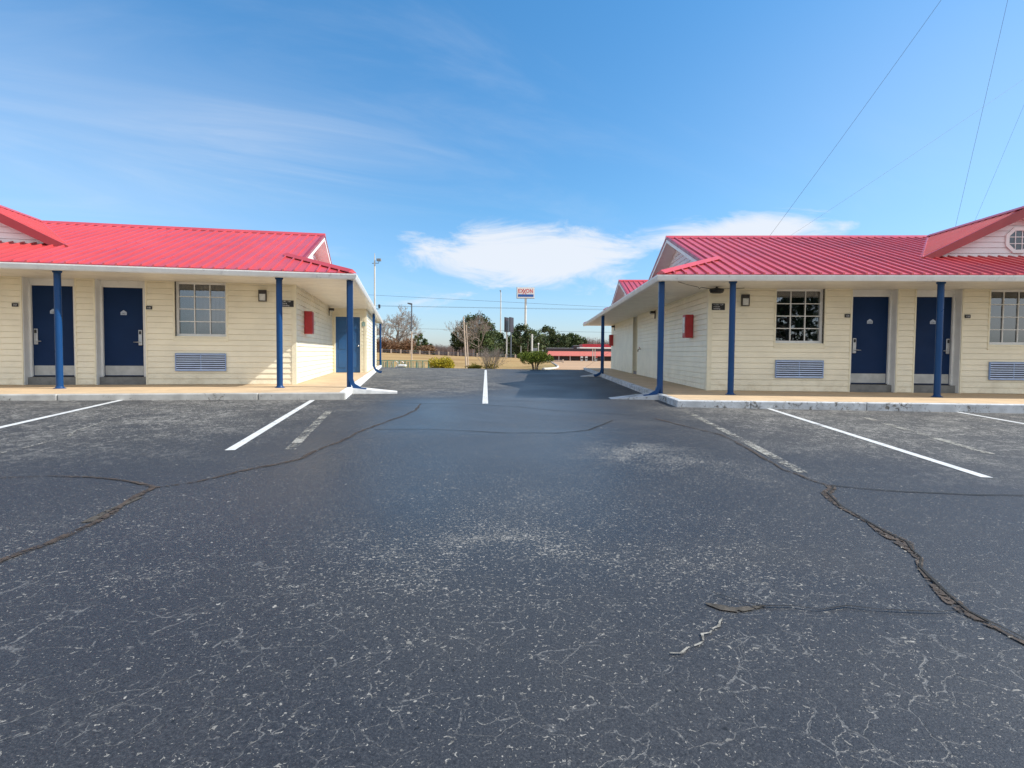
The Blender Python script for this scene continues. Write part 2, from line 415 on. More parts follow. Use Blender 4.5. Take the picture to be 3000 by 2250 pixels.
MAT = dict(
    asphalt=asphalt(), grass=grass_mat(),
    siding=siding_mat('cream_siding', (.86, .795, .62)),
    trim=M('cream_trim', (.82, .76, .58), .45, .05),
    white=M('white_paint', (.78, .78, .76), .45, .05, dirt=(.45, .43, .4), dirt_amt=.25),
    soffit=M('soffit_vinyl', (.80, .77, .69), .5, .06, dirt=(.4, .36, .28), dirt_amt=.35),
    gutter=M('gutter_metal', (.74, .74, .72), .35, .06, 4, metal=.0, dirt=(.28, .28, .28), dirt_amt=.5, spec=.6),
    roof=M('red_roof_metal', (.52, .058, .060), .34, .10, .9, spec=.8, dirt=(.40, .07, .07), dirt_amt=.35, coat=.1),
    roof_trim=M('red_trim_metal', (.30, .016, .024), .35, .08, 2, spec=.6),
    gable=siding_mat('gable_siding', (.80, .78, .78)),
    blue=M('blue_enamel', (.004, .048, .160), .34, .05, 1.5, spec=.3),
    door=M('navy_door_paint', (.007, .026, .085), .55, .08, 1.5, spec=.15),
    door_blue=M('blue_door_paint', (.015, .09, .25), .4, .10, 2),
    steel=M('brushed_steel', (.52, .52, .52), .38, .08, 8, metal=.85),
    kick=M('kick_plate_steel', (.46, .47, .46), .5, .12, 5, metal=.35),
    stone=M('grey_step_concrete', (.20, .20, .19), .8, .15, 8, bump=.3),
    slab=M('tan_walkway_concrete', (.53, .385, .235), .82, .10, 1.6, bump=.25, bscale=90, dirt=(.34, .25, .16), dirt_amt=.45),
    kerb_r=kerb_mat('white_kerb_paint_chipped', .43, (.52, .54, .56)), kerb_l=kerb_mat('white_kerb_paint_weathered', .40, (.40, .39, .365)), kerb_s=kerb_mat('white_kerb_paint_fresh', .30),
    vent=M('blue_grille_metal', (.22, .34, .62), .35, .08, 6), vent_dark=M('grille_shadow_gap', (.006, .012, .055), .6),
    vent_slat=M('pale_grille_slat', (.55, .66, .84), .35, .06, 6, spec=.6),
    black=M('black_plastic', (.012, .012, .012), .4, .2, 8), brown=M('dark_bronze_metal', (.035, .028, .022), .4, .2, 8),
    red=M('red_cabinet_paint', (.42, .025, .03), .38, .12, 4, dirt=(.2, .02, .02), dirt_amt=.4),
    lens=M('prismatic_lens', (.62, .62, .58), .25, .06, 20),
    plate=M('grey_number_plate', (.42, .48, .58), .4, .05), ink=M('dark_lettering', (.02, .025, .04), .5),
    sign_white=M('sign_white_lettering', (.72, .72, .72), .5, .03), darkglass=M('dark_room_wall', (.05, .05, .055), .9),
    curtain=M('pale_curtain_fabric', (.42, .50, .58), .9, .08, 6, bump=.2, bscale=12),
    glass=glass_mat(), oglass=glass_mat(.85, 1.35), octo=M('blue_grey_blind', (.04, .10, .16), .7), line=paint_strip('white_line_paint', (.66, .66, .64), .385), faded=paint_strip('faded_line_paint', (.36, .34, .29), .50, scale=38),
    crack=crack_mat('brown_sand_in_crack', (.055, .038, .027), .43), crack_dark=crack_mat('open_black_crack', (.008, .007, .006), .30), crack_thin=crack_mat('thin_black_crack', (.006, .005, .005), .12), crack_pale2=crack_mat('pale_jagged_crack', (.25, .235, .20), .40),
    crack_pale=crack_mat('pale_crumbled_edge', (.28, .255, .21), .60), puddle=crack_mat('brown_silt_patch', (.062, .052, .040), .38),
    drive=M('tan_old_asphalt', (.42, .27, .16), .9, .10, .12, spec=.2), conc=M('pale_concrete', (.55, .52, .46), .8, .1, 2),
    bark=M('grey_bark', (.20, .155, .12), .9, .25, 4), twig=M('grey_twigs', (.31, .26, .22), .9, .25, 3),
    rust=leaf_mat('rusty_brush', (.15, .075, .04), (.27, .17, .10), .8), pine=leaf_mat('pine_needles', (.020, .042, .018), (.105, .125, .050), .45),
    cedar=leaf_mat('cedar_foliage', (.024, .052, .020), (.11, .14, .045), .6),
    yellowleaf=leaf_mat('yellow_green_leaves', (.12, .13, .012), (.55, .42, .03), 7), boxleaf=leaf_mat('glossy_green_leaves', (.03, .06, .008), (.18, .22, .025), 6),
    juniper=leaf_mat('juniper_foliage', (.12, .11, .015), (.26, .20, .03), 4), wood_far=leaf_mat('bare_woodland_twigs', (.12, .085, .078), (.21, .155, .135), .06),
    pole=M('pale_pole_metal', (.55, .55, .52), .5, .08, 1), woodpole=M('weathered_wood_pole', (.48, .38, .30), .8, .15, 2), darkpole=M('dark_grey_pole', (.10, .12, .15), .5),
    greenfence=M('green_fence_metal', (.06, .20, .16), .5), paleslat=M('pale_fence_slat', (.45, .50, .38), .6),
    wire=M('wire_grey', (.06, .065, .075), .6), exred=M('sign_red', (.62, .02, .03), .4), exblue=M('sign_blue', (.01, .10, .40), .4), panel=M('sign_white_panel', (.82, .82, .82), .35, .03),
    brownsign=M('dark_brown_sign_panel', (.030, .018, .022), .4), shoproof=M('salmon_awning_metal', (.50, .15, .12), .45), mansard=M('dark_mansard_shingle', (.05, .042, .05), .85),
    brick=M('dark_red_brick', (.12, .04, .03), .85), canopy=M('canopy_red', (.45, .02, .04), .45), tank=M('grey_equipment', (.22, .25, .28), .6),
)

# ------------------------------------------------------------------ ground
def build_ground():
    xs = sorted(set([-1800, -900, -500, -300, -200, -150, -110] + [i * 5 for i in range(-18, 19)] + [i for i in range(-20, 21)] + [110, 150, 200, 300, 500, 900, 1800]))
    ys = sorted(set([-1800, -600, -200, -80, -40, 0, 30.9, 31.0] + [31 + i for i in range(1, 30)] + [62 + i * 3 for i in range(20)] + [130, 150, 180, 220, 260, 300, 400, 600, 1000, 2500]))
    mb = MB(); W = len(xs)
    for y in ys:
        for x in xs: mb.v.append((x, y, H(x, y)))
    for j in range(len(ys) - 1):
        for i in range(W - 1): mb.f.append((j * W + i, j * W + i + 1, (j + 1) * W + i + 1, (j + 1) * W + i))
    tag(mb.build('ground', MAT['grass'], smooth_=True), 'dry tan winter grass field beyond the parking lot', kind='structure')
    mb = MB()
    xs = [-42, -16, 16, 42]; ys = [-32, 31.6]
    for i in range(3):
        mb.face([(xs[i], ys[0], gz(xs[i])), (xs[i + 1], ys[0], gz(xs[i + 1])), (xs[i + 1], ys[1], gz(xs[i + 1])), (xs[i], ys[1], gz(xs[i]))])
    mb.face([(xs[0], ys[1], gz(xs[0])), (xs[3], ys[1], gz(xs[3])), (xs[3], ys[1] + .3, gz(xs[3]) - .35), (xs[0], ys[1] + .3, gz(xs[0]) - .35)])
    tag(mb.build('parking_lot', MAT['asphalt']), 'black sealed asphalt with pale worn specks and hairline cracks', kind='structure')
    # tan driveway on the right, bounded by a pale kerb
    kp = []
    for (u, v) in ((1606, 1057.5), (1612, 1060), (1618, 1063), (1627, 1068), (1633, 1072.5), (1635, 1076), (1632, 1079), (1622, 1081), (1606, 1082.3), (1590, 1083.3)):
        r = ray(u, v); lo, hi = 31.0, 260.0
        y = 31.2
        while y < 260:
            P = at(u, v, y)
            if P.z <= H(P.x, y) + .02: break
            y += .25
        P = at(u, v, y); kp.append(Vector((P.x, y, H(P.x, y))))
    mb = MB()
    ys = [31.9] + [32 + .5 * i for i in range(1, 60)] + [62 + 3 * i for i in range(20)] + [125, 150, 190, 240, 300]
    tab = sorted((p.y, p.x) for p in kp[:6]) 
    def xk(y):
        if y < tab[0][0]: return tab[0][1] + .0 - (tab[0][0] - y) * .1
        return lerp_tab(tab, y) if y < tab[-1][0] else tab[-1][1] + (y - tab[-1][0]) * .07
    for a, b in zip(ys, ys[1:]):
        for k in range(12):
            def pt(y, k): x = xk(y) + (max(60, y * .5) - xk(y)) * (k / 12) ** 1.5; return (x, y, H(x, y) + .035)
            mb.face([pt(a, k), pt(a, k + 1), pt(b, k + 1), pt(b, k)])
    tag(mb.build('driveway', MAT['drive']), 'tan sunlit driveway leading to the fuel station', kind='structure')
    mb = MB()
    mb.tube([p + Vector((0, 0, .05)) for p in kp], .075, 6)
    tag(mb.build('kerb', MAT['conc']), 'pale curved kerb bulb beside the driveway', kind='structure')
build_ground()

def strip(pts, w0, w1, name, mat, lift, label, jit=0.0, seed=0, sub=6, closed=False, kindname='structure', profile=None):
    "ribbon lying on the asphalt; pts are ground points"
    rnd = random.Random(seed); P = []
    for a, b in zip(pts, pts[1:]):
        n = max(1, int((b - a).length / (.08 * sub / 6 + .01 * (a - Vector((0, 0, a.z))).length)))
        for i in range(n): P.append(a.lerp(b, i / n))
    P.append(pts[-1])
    mb = MB(); L_ = []
    wob = 0; n = len(P)
    for i, p in enumerate(P):
        d = P[min(i + 1, n - 1)] - P[max(i - 1, 0)]; d.z = 0
        nr = Vector((-d.y, d.x, 0)).normalized() if d.length > 0 else Vector((1, 0, 0))
        wob = wob * .62 + rnd.uniform(-1, 1) * jit * 1.5
        t = i / max(1, n - 1); w = (w0 + (w1 - w0) * t)
        if profile: w *= profile(t)
        w *= (1 + rnd.uniform(-.45, .45) * (1 if jit else 0))
        c = p + nr * wob
        for sgn in (-1, 1):
            q = c + nr * sgn * w / 2; q.z = gz(q.x) + lift; L_.append(q)
    for i in range(n - 1):
        mb.face([L_[2 * i], L_[2 * i + 1], L_[2 * i + 3], L_[2 * i + 2]])
    return tag(mb.build(name, mat), label, kind=kindname)
def markings():
    def line(uv, w, mat, label, nm='road_marking', lift=.004):
        strip([gnd(*p) for p in uv], w, w, nm, MAT[mat], lift, label, sub=60)
    line([(1421.5, 1183), (1423, 1084)], .105, 'line', 'white centre stripe between the two buildings')
    line([(364, 1170.5), (0, 1253), (-180, 1294)], .088, 'line', 'white stall line running off the left edge')
    line([(916, 1172.5), (673, 1320)], .088, 'line', 'short white stall line in front of the left corner post')
    line([(2247, 1196), (2892, 1400)], .088, 'line', 'long white stall line before the right window')
    line([(2780, 1203), (3000, 1242), (3300, 1296)], .088, 'line', 'white stall line running off the right edge')
    line([(965, 1204), (905, 1262), (850, 1318)], .10, 'faded', 'faded ghost line right of the left stall line')
    line([(2000, 1200), (2180, 1292), (2352, 1386)], .10, 'faded', 'faded ghost line left of the right stall line')
    line([(2530, 1222), (2700, 1272), (2900, 1330)], .10, 'faded', 'faint worn line between the two right stall lines')
    A3 = lambda L: [gnd(2000 + x * .4521, 1150 + y * .4521) for x, y in L]
    A1 = lambda L: [gnd(x * .4521, 1150 + y * .4521) for x, y in L]
    A2 = lambda L: [gnd(1000 + x * .4521, 1150 + y * .4521) for x, y in L]
    main = A3([(960, 605), (968, 625), (928, 655), (960, 690), (1010, 740), (1100, 790), (1200, 850), (1300, 910), (1430, 975), (1470, 1030), (1540, 1080), (1528, 1140), (1600, 1210), (1680, 1290), (1760, 1360), (1840, 1425), (1980, 1500), (2100, 1560), (2212, 1625), (2400, 1720)])
    strip(main, .05, .042, 'pavement_crack', MAT['crack'], .005, 'wide sandy crack running to the right edge', .006, 1, profile=lambda t: 1.0 + .5 * math.sin(t * 19))
    strip([p + Vector((.012, .004, 0)) for p in main], .014, .010, 'pavement_crack', MAT['crack_dark'], .008, 'dark open gap inside the wide sandy crack', .005, 2)
    strip([p + Vector((-.03, -.012, 0)) for p in main], .02, .022, 'pavement_crack', MAT['crack_pale'], .0075, 'pale crumbled lip along the wide sandy crack', .006, 3)
    strip([p + Vector((.035, .02, 0)) for p in main], .02, .024, 'pavement_crack', MAT['crack_pale'], .007, 'pale crumbled far lip of the wide sandy crack', .006, 4)
    strip(A3([(-180, 170), (0, 215), (100, 240), (250, 275), (400, 350), (550, 440), (650, 500), (760, 535), (840, 570), (960, 605)]), .035, .022, 'pavement_crack', MAT['crack'], .0055, 'narrow crack along the faded line on the right', .006, 5)
    strip(A3([(960, 605), (1150, 625), (1450, 645), (1700, 655), (1900, 665), (2212, 670)]), .014, .012, 'pavement_crack', MAT['crack_dark'], .0055, 'thin crack reaching the right edge below the stall line', .006, 6)
    strip(A3([(190, 1305), (320, 1350), (430, 1380), (540, 1392), (700, 1388), (880, 1412), (1060, 1388), (1250, 1410), (1480, 1425), (1650, 1432), (1840, 1428)]), .008, .006, 'pavement_crack', MAT['crack_thin'], .009, 'thin black crack between silt patch and wide crack', .004, 7)
    strip(A3([(150, 1370), (250, 1395), (350, 1410), (450, 1400), (540, 1388)]), .030, .030, 'pavement_stain', MAT['puddle'], .0045, 'brown silt patch at the end of the thin crack', .003, 8, profile=lambda t: .25 + 1.4 * math.sin(math.pi * min(1, t)) ** .8)
    strip(A3([(265, 1465), (235, 1490), (215, 1515), (180, 1530), (165, 1560), (130, 1575), (112, 1612), (75, 1625), (60, 1645), (15, 1655), (-30, 1690), (-80, 1700)]), .009, .007, 'pavement_crack', MAT['crack_pale2'], .006, 'pale jagged crack below the silt patch', .009, 10, sub=2)
    strip(A1([(-120, 1170), (0, 1100), (150, 1040), (300, 985), (450, 920), (600, 850), (700, 790), (800, 720), (900, 670), (1000, 620), (1100, 605), (1250, 585), (1400, 550), (1550, 510), (1700, 480), (1800, 465), (1950, 430), (2100, 355), (2212, 320)]) + A2([(130, 250), (250, 205), (400, 150), (480, 115), (510, 75)]), .036, .035, 'pavement_crack', MAT['crack'], .005, 'long brown sanded crack crossing the left side', .007, 11)
    strip(A1([(560, 845), (700, 770), (800, 725), (900, 680)]), .05, .03, 'pavement_crack', MAT['puddle'], .0045, 'widened silted stretch of the long left crack', .006, 12)
    strip(A1([(590, 800), (700, 740), (800, 700), (900, 660), (1050, 615)]), .022, .016, 'pavement_crack', MAT['crack_pale'], .0065, 'pale worn edge of the long left crack', .01, 13)
    strip(A1([(1000, 620), (900, 590), (750, 565), (570, 550), (300, 545), (0, 555)]), .03, .010, 'pavement_crack', MAT['crack'], .0058, 'side branch of the left crack toward the left edge', .006, 14)
    strip(A1([(-200, 450), (0, 400), (150, 370), (330, 315), (440, 290), (500, 250), (700, 180), (850, 130), (1100, 90)]), .035, .03, 'pavement_crack', MAT['faded'], .005, 'pale worn streak below the left stall line', .012, 15)
    strip(A2([(20, 55), (500, 72), (900, 80), (1150, 95), (1400, 120), (1650, 132), (1900, 150)]), .018, .016, 'pavement_crack', MAT['crack_dark'], .0055, 'thin dark seam across the lot by the centre stripe', .004, 16)
    strip(A2([(210, 240), (600, 240), (850, 252), (1050, 262), (1400, 265), (1600, 245), (1700, 205), (1760, 180)]), .017, .016, 'pavement_crack', MAT['crack_dark'], .0056, 'thin dark seam curving across the middle of the lot', .004, 17)
markings()

# ------------------------------------------------------------------ the two motel buildings
BASE = {'L': (.1949, -5.0955, 13.3784, -.7959 + CAM_Z, -1), 'R': (-.0489, 4.4905, 13.0496, -.8395 + CAM_Z, 1)}
ZS = 2.33            # soffit height over the walkway
EX, EY, EZ = 1.40, 1.50, 2.46        # eave overhang at the side and the front, top of the roof at the eave
SL = .345            # roof slope
TR = 3.46            # ridge distance behind the front wall
RAKE, GW = -.24, .15
LEN = 17.6
DEP = 17.7
ZR = EZ + SL * (TR + EY)
COURSE = .127
SIDES = {}

def siding(mb, P0, U, Nn, urange, z0, z1, grid=0.0):
    "lapped boards; urange(z) gives the run of the board at height z"
    P0, U, Nn = Vector(P0), Vector(U), Vector(Nn)
    if not callable(urange): fixed = urange; urange = lambda z: fixed
    k = math.floor((z0 - grid) / COURSE); z = grid + k * COURSE
    while z < z1 - 1e-6:
        a, b = max(z, z0), min(z + COURSE, z1)
        oa = .019 - .015 * (a - z) / COURSE; ob = .019 - .015 * (b - z) / COURSE
        ua, ub = urange(a), urange(b)
        if ua[1] > ua[0]:
            p = lambda u, o, zz: P0 + U * u + Nn * o + Vector((0, 0, zz))
            g = min(.008, (b - a) * .5)        # open shadow gap under the butt of each board
            mb.face([p(ua[0], oa, a + g), p(ua[1], oa, a + g), p(max(ub[1], ub[0]), ob, b), p(ub[0], ob, b)])
            mb.face([p(ua[0], -.007, a + g * .8), p(ua[1], -.007, a + g * .8), p(ua[1], oa, a + g), p(ua[0], oa, a + g)])
            mb.face([p(ua[0], -.007, a), p(ua[1], -.007, a), p(ua[1], -.007, a + g * .8), p(ua[0], -.007, a + g * .8)])
            mb.face([p(ua[0], -.007, a), p(ua[1], -.007, a), p(ua[1], .003, a), p(ua[0], .003, a)])
        z += COURSE

def roof_sheet(mb, m, a0, a1, tfun0, tfun1, zfun, step=.222, rib=.036):
    "ribbed sheet; ribs run along t. tfun0/1(a) ends, zfun(a,t) height"
    a = math.floor(a0 / step) * step
    while a < a1 - 1e-6:
        cuts = [(a, 0), (a + step - .046, 0), (a + step - .038, rib), (a + step - .008, rib), (a + step, 0)]
        for (p, hp), (q, hq) in zip(cuts, cuts[1:]):
            pa, qa = max(p, a0), min(q, a1)
            if qa <= pa + 1e-6: continue
            tp0, tp1, tq0, tq1 = tfun0(pa), tfun1(pa), tfun0(qa), tfun1(qa)
            if tp1 <= tp0 and tq1 <= tq0: continue
            tp1 = max(tp0, tp1); tq1 = max(tq0, tq1)
            mb.face([(m * pa, tp0, zfun(pa, tp0) + hp), (m * qa, tq0, zfun(qa, tq0) + hq), (m * qa, tq1, zfun(qa, tq1) + hq), (m * pa, tp1, zfun(pa, tp1) + hp)])
            if hp or hq:     # closed rib ends at the eave
                mb.face([(m * pa, tp0, zfun(pa, tp0) - .012), (m * qa, tq0, zfun(qa, tq0) - .012), (m * qa, tq0, zfun(qa, tq0) + hq), (m * pa, tp0, zfun(pa, tp0) + hp)])
        a += step

def house_plate(parent, m, a, t, z, text):
    p = MB(); w, h = .062, .062
    p.prism([(m * a - w, t, z), (m * a + w, t, z), (m * a + w, t, z + .062), (m * a + .03, t, z + .088), (m * a, t, z + .108), (m * a - .03, t, z + .088), (m * a - w, t, z + .062)], (0, -.004, 0))
    o = p.build('number_sign', MAT['plate'], parent)
    txt(text, .052, MAT['ink'], (m * a, t - .0065, z + .014), 0, o, 'digits')
    return o
def txt(s, size, mat, loc, rz, parent, name='lettering', align='CENTER', ext=.0008, sx=1.0):
    c = bpy.data.curves.new(name, 'FONT'); c.body = s; c.size = size; c.align_x = align; c.extrude = ext; c.resolution_u = 3
    c.materials.append(mat)
    tmp = bpy.data.objects.new(name, c); COL.objects.link(tmp)
    dg = bpy.context.evaluated_depsgraph_get()
    me = bpy.data.meshes.new_from_object(tmp.evaluated_get(dg)); me.name = name
    COL.objects.unlink(tmp); bpy.data.objects.remove(tmp)
    o = bpy.data.objects.new(name, me); COL.objects.link(o)
    if not me.materials: me.materials.append(mat)
    o.parent = parent; o.location = loc; o.rotation_euler = (math.pi / 2, 0, rz); o.scale = (sx, 1, 1)
    return o

def window(par, m, a0, a1, curtain):
    "recessed window, 3 x 4 panes; returns the frame"
    z0, z1, t = 1.10, ZS, .10
    fr = MB()
    def bx(p, q, r0, r1, s0, s1): fr.box(m * p, m * q, r0, r1, s0, s1)
    g0, g1, h0, h1 = a0 + .05, a1 - .05, z0 + .055, z1 - .045
    bx(a0, g0, t - .012, t + .05, z0, z1); bx(g1, a1, t - .012, t + .05, z0, z1)
    bx(g0, g1, t - .012, t + .05, z0, h0); bx(g0, g1, t - .012, t + .05, h1, z1)
    for i in (1, 2):
        x = g0 + (g1 - g0) * i / 3; bx(x - .009, x + .009, t + .004, t + .030, h0, h1)
    zc = [h0 + (h1 - h0) * i / 4 for i in (1, 2, 3)]
    for zz in zc:
        for i in range(3):
            xa = g0 + (g1 - g0) * i / 3 + (.009 if i else 0); xb = g0 + (g1 - g0) * (i + 1) / 3 - (.009 if i < 2 else 0)
            bx(xa, xb, t + .006, t + .028, zz - .009, zz + .009)
    o = fr.build('window', MAT['white'], par)
    p = MB(); p.box(m * g0, m * g1, t + .032, t + .036, h0, h1); p.build('pane', MAT['glass'], o)
    s = MB(); s.box(m * (a0 - .0), m * (a1 + .0), -.012, t - .013, z0 - .035, z0 - .002); s.build('sill', MAT['trim'], o)
    if curtain:
        for (c0, c1) in curtain:
            c = MB(); n = max(6, int((c1 - c0) * 60)); A = a0 + c0 * (a1 - a0); Bb = a0 + c1 * (a1 - a0)
            for i in range(n):
                x0 = A + (Bb - A) * i / n; x1 = A + (Bb - A) * (i + 1) / n
                f = lambda x: t + .13 + .012 * math.sin(x * 70)
                c.face([(m * x0, f(x0), z0), (m * x1, f(x1), z0), (m * x1, f(x1), z1), (m * x0, f(x0), z1)])
            c.build('curtain', MAT['curtain'], o, smooth_=True)
    # surround: reveals
    return o
def ac_grille(par, m, a0, a1):
    z0, z1 = .31, .71
    b = MB(); b.box(m * (a0 + .012), m * (a1 - .012), -.030, -.002, z0 + .012, z1 - .012)
    o = b.build('air_conditioner_grille', MAT['vent_dark'], par)
    f = MB()
    f.box(m * a0, m * a1, -.060, -.022, z1 - .016, z1); f.box(m * a0, m * a1, -.060, -.022, z0, z0 + .016)
    f.box(m * a0, m * (a0 + .014), -.060, -.022, z0 + .016, z1 - .016); f.box(m * (a1 - .014), m * a1, -.060, -.022, z0 + .016, z1 - .016)
    mid = (a0 + a1) / 2; f.box(m * (mid - .006), m * (mid + .006), -.050, -.031, z0 + .016, z1 - .016)
    f.build('grille_frame', MAT['vent'], o)
    s = MB(); n = 8
    for i in range(n):
        z = z0 + .030 + (z1 - z0 - .06) * i / (n - 1)
        s.prism([(m * (a0 + .015), -.056, z - .013), (m * (a0 + .015), -.038, z + .006), (m * (a0 + .015), -.038, z + .012), (m * (a0 + .015), -.056, z + .005)], (m * (a1 - a0 - .028), 0, 0))
    s.build('louvre_slats', MAT['vent_slat'], o)
def room_door(par, m, a0, a1, ad0, ad1, num, lock_at_low, frame_at_low):
    "door in a recess a0..a1 of the front wall"
    T = .25
    w = MB()        # white jambs, head and header
    w.box(m * a0, m * (a0 + .012), .0, T + .10, 0, ZS); w.box(m * (a1 - .012), m * a1, .0, T + .10, 0, ZS)
    w.box(m * (a0 + .012), m * (a1 - .012), T - .03, T + .09, 2.18, ZS)
    w.box(m * (a0 + .012), m * ad0, T - .03, T + .09, .165, 2.18); w.box(m * ad1, m * (a1 - .012), T - .03, T + .09, .165, 2.18)
    if frame_at_low: w.box(m * (a0 + .012), m * (a0 + .05), T - .055, T - .03, .165, 2.22)
    else: w.box(m * (a1 - .05), m * (a1 - .012), T - .055, T - .03, .165, 2.22)
    w.build('door_frame', MAT['white'], par)
    s = MB(); s.box(m * (a0 + .013), m * (a1 - .013), .10, T + .10, -.05, .163); s.build('door_step', MAT['stone'], par)
    d = MB(); d.box(m * ad0, m * ad1, T, T + .045, .18, 2.178)
    o = d.build('door', MAT['door'], par)
    k = MB(); k.box(m * (ad0 + .015), m * (ad1 - .015), T - .003, T - .0005, .20, .415); k.build('kick_plate', MAT['kick'], o)
    th = MB(); th.box(m * ad0, m * ad1, T - .045, T + .05, .1635, .178); th.build('threshold', MAT['black'], o)
    la = ad0 + .065 if lock_at_low else ad1 - .065
    sg = 1 if lock_at_low else -1
    l = MB(); l.box(m * (la - .040), m * (la + .040), T - .030, T - .001, .88, 1.23)
    lo = bevel(l.build('door_lock', MAT['steel'], o), .012, 2)
    r = MB(); r.box(m * (la - .024), m * (la + .024), T - .034, T - .0305, 1.13, 1.205); r.build('card_reader', MAT['black'], lo)
    hn = MB(); hn.tube([(m * la, T - .031, .955), (m * la, T - .065, .955), (m * (la + sg * .02), T - .072, .955), (m * (la + sg * .125), T - .070, .952)], .009, 8)
    hn.build('lever_handle', MAT['steel'], lo, smooth_=True)
    house_plate(o, m, (ad0 + ad1) / 2, T - .0015, 1.565, num)
    return o

def post(par, m, a, t, zb, rd=.062):
    p = MB(); p.tube([(m * a, t, zb), (m * a, t, zb + .012), (m * a, t, zb + .0125), (m * a, t, zb + .045), (m * a, t, ZS - .04), (m * a, t, ZS - .039), (m * a, t, ZS - .0)], [.105, .105, .082, rd, rd, .078, .085], 20)
    return p.build('porch_post', MAT['blue'], par, smooth_=False)

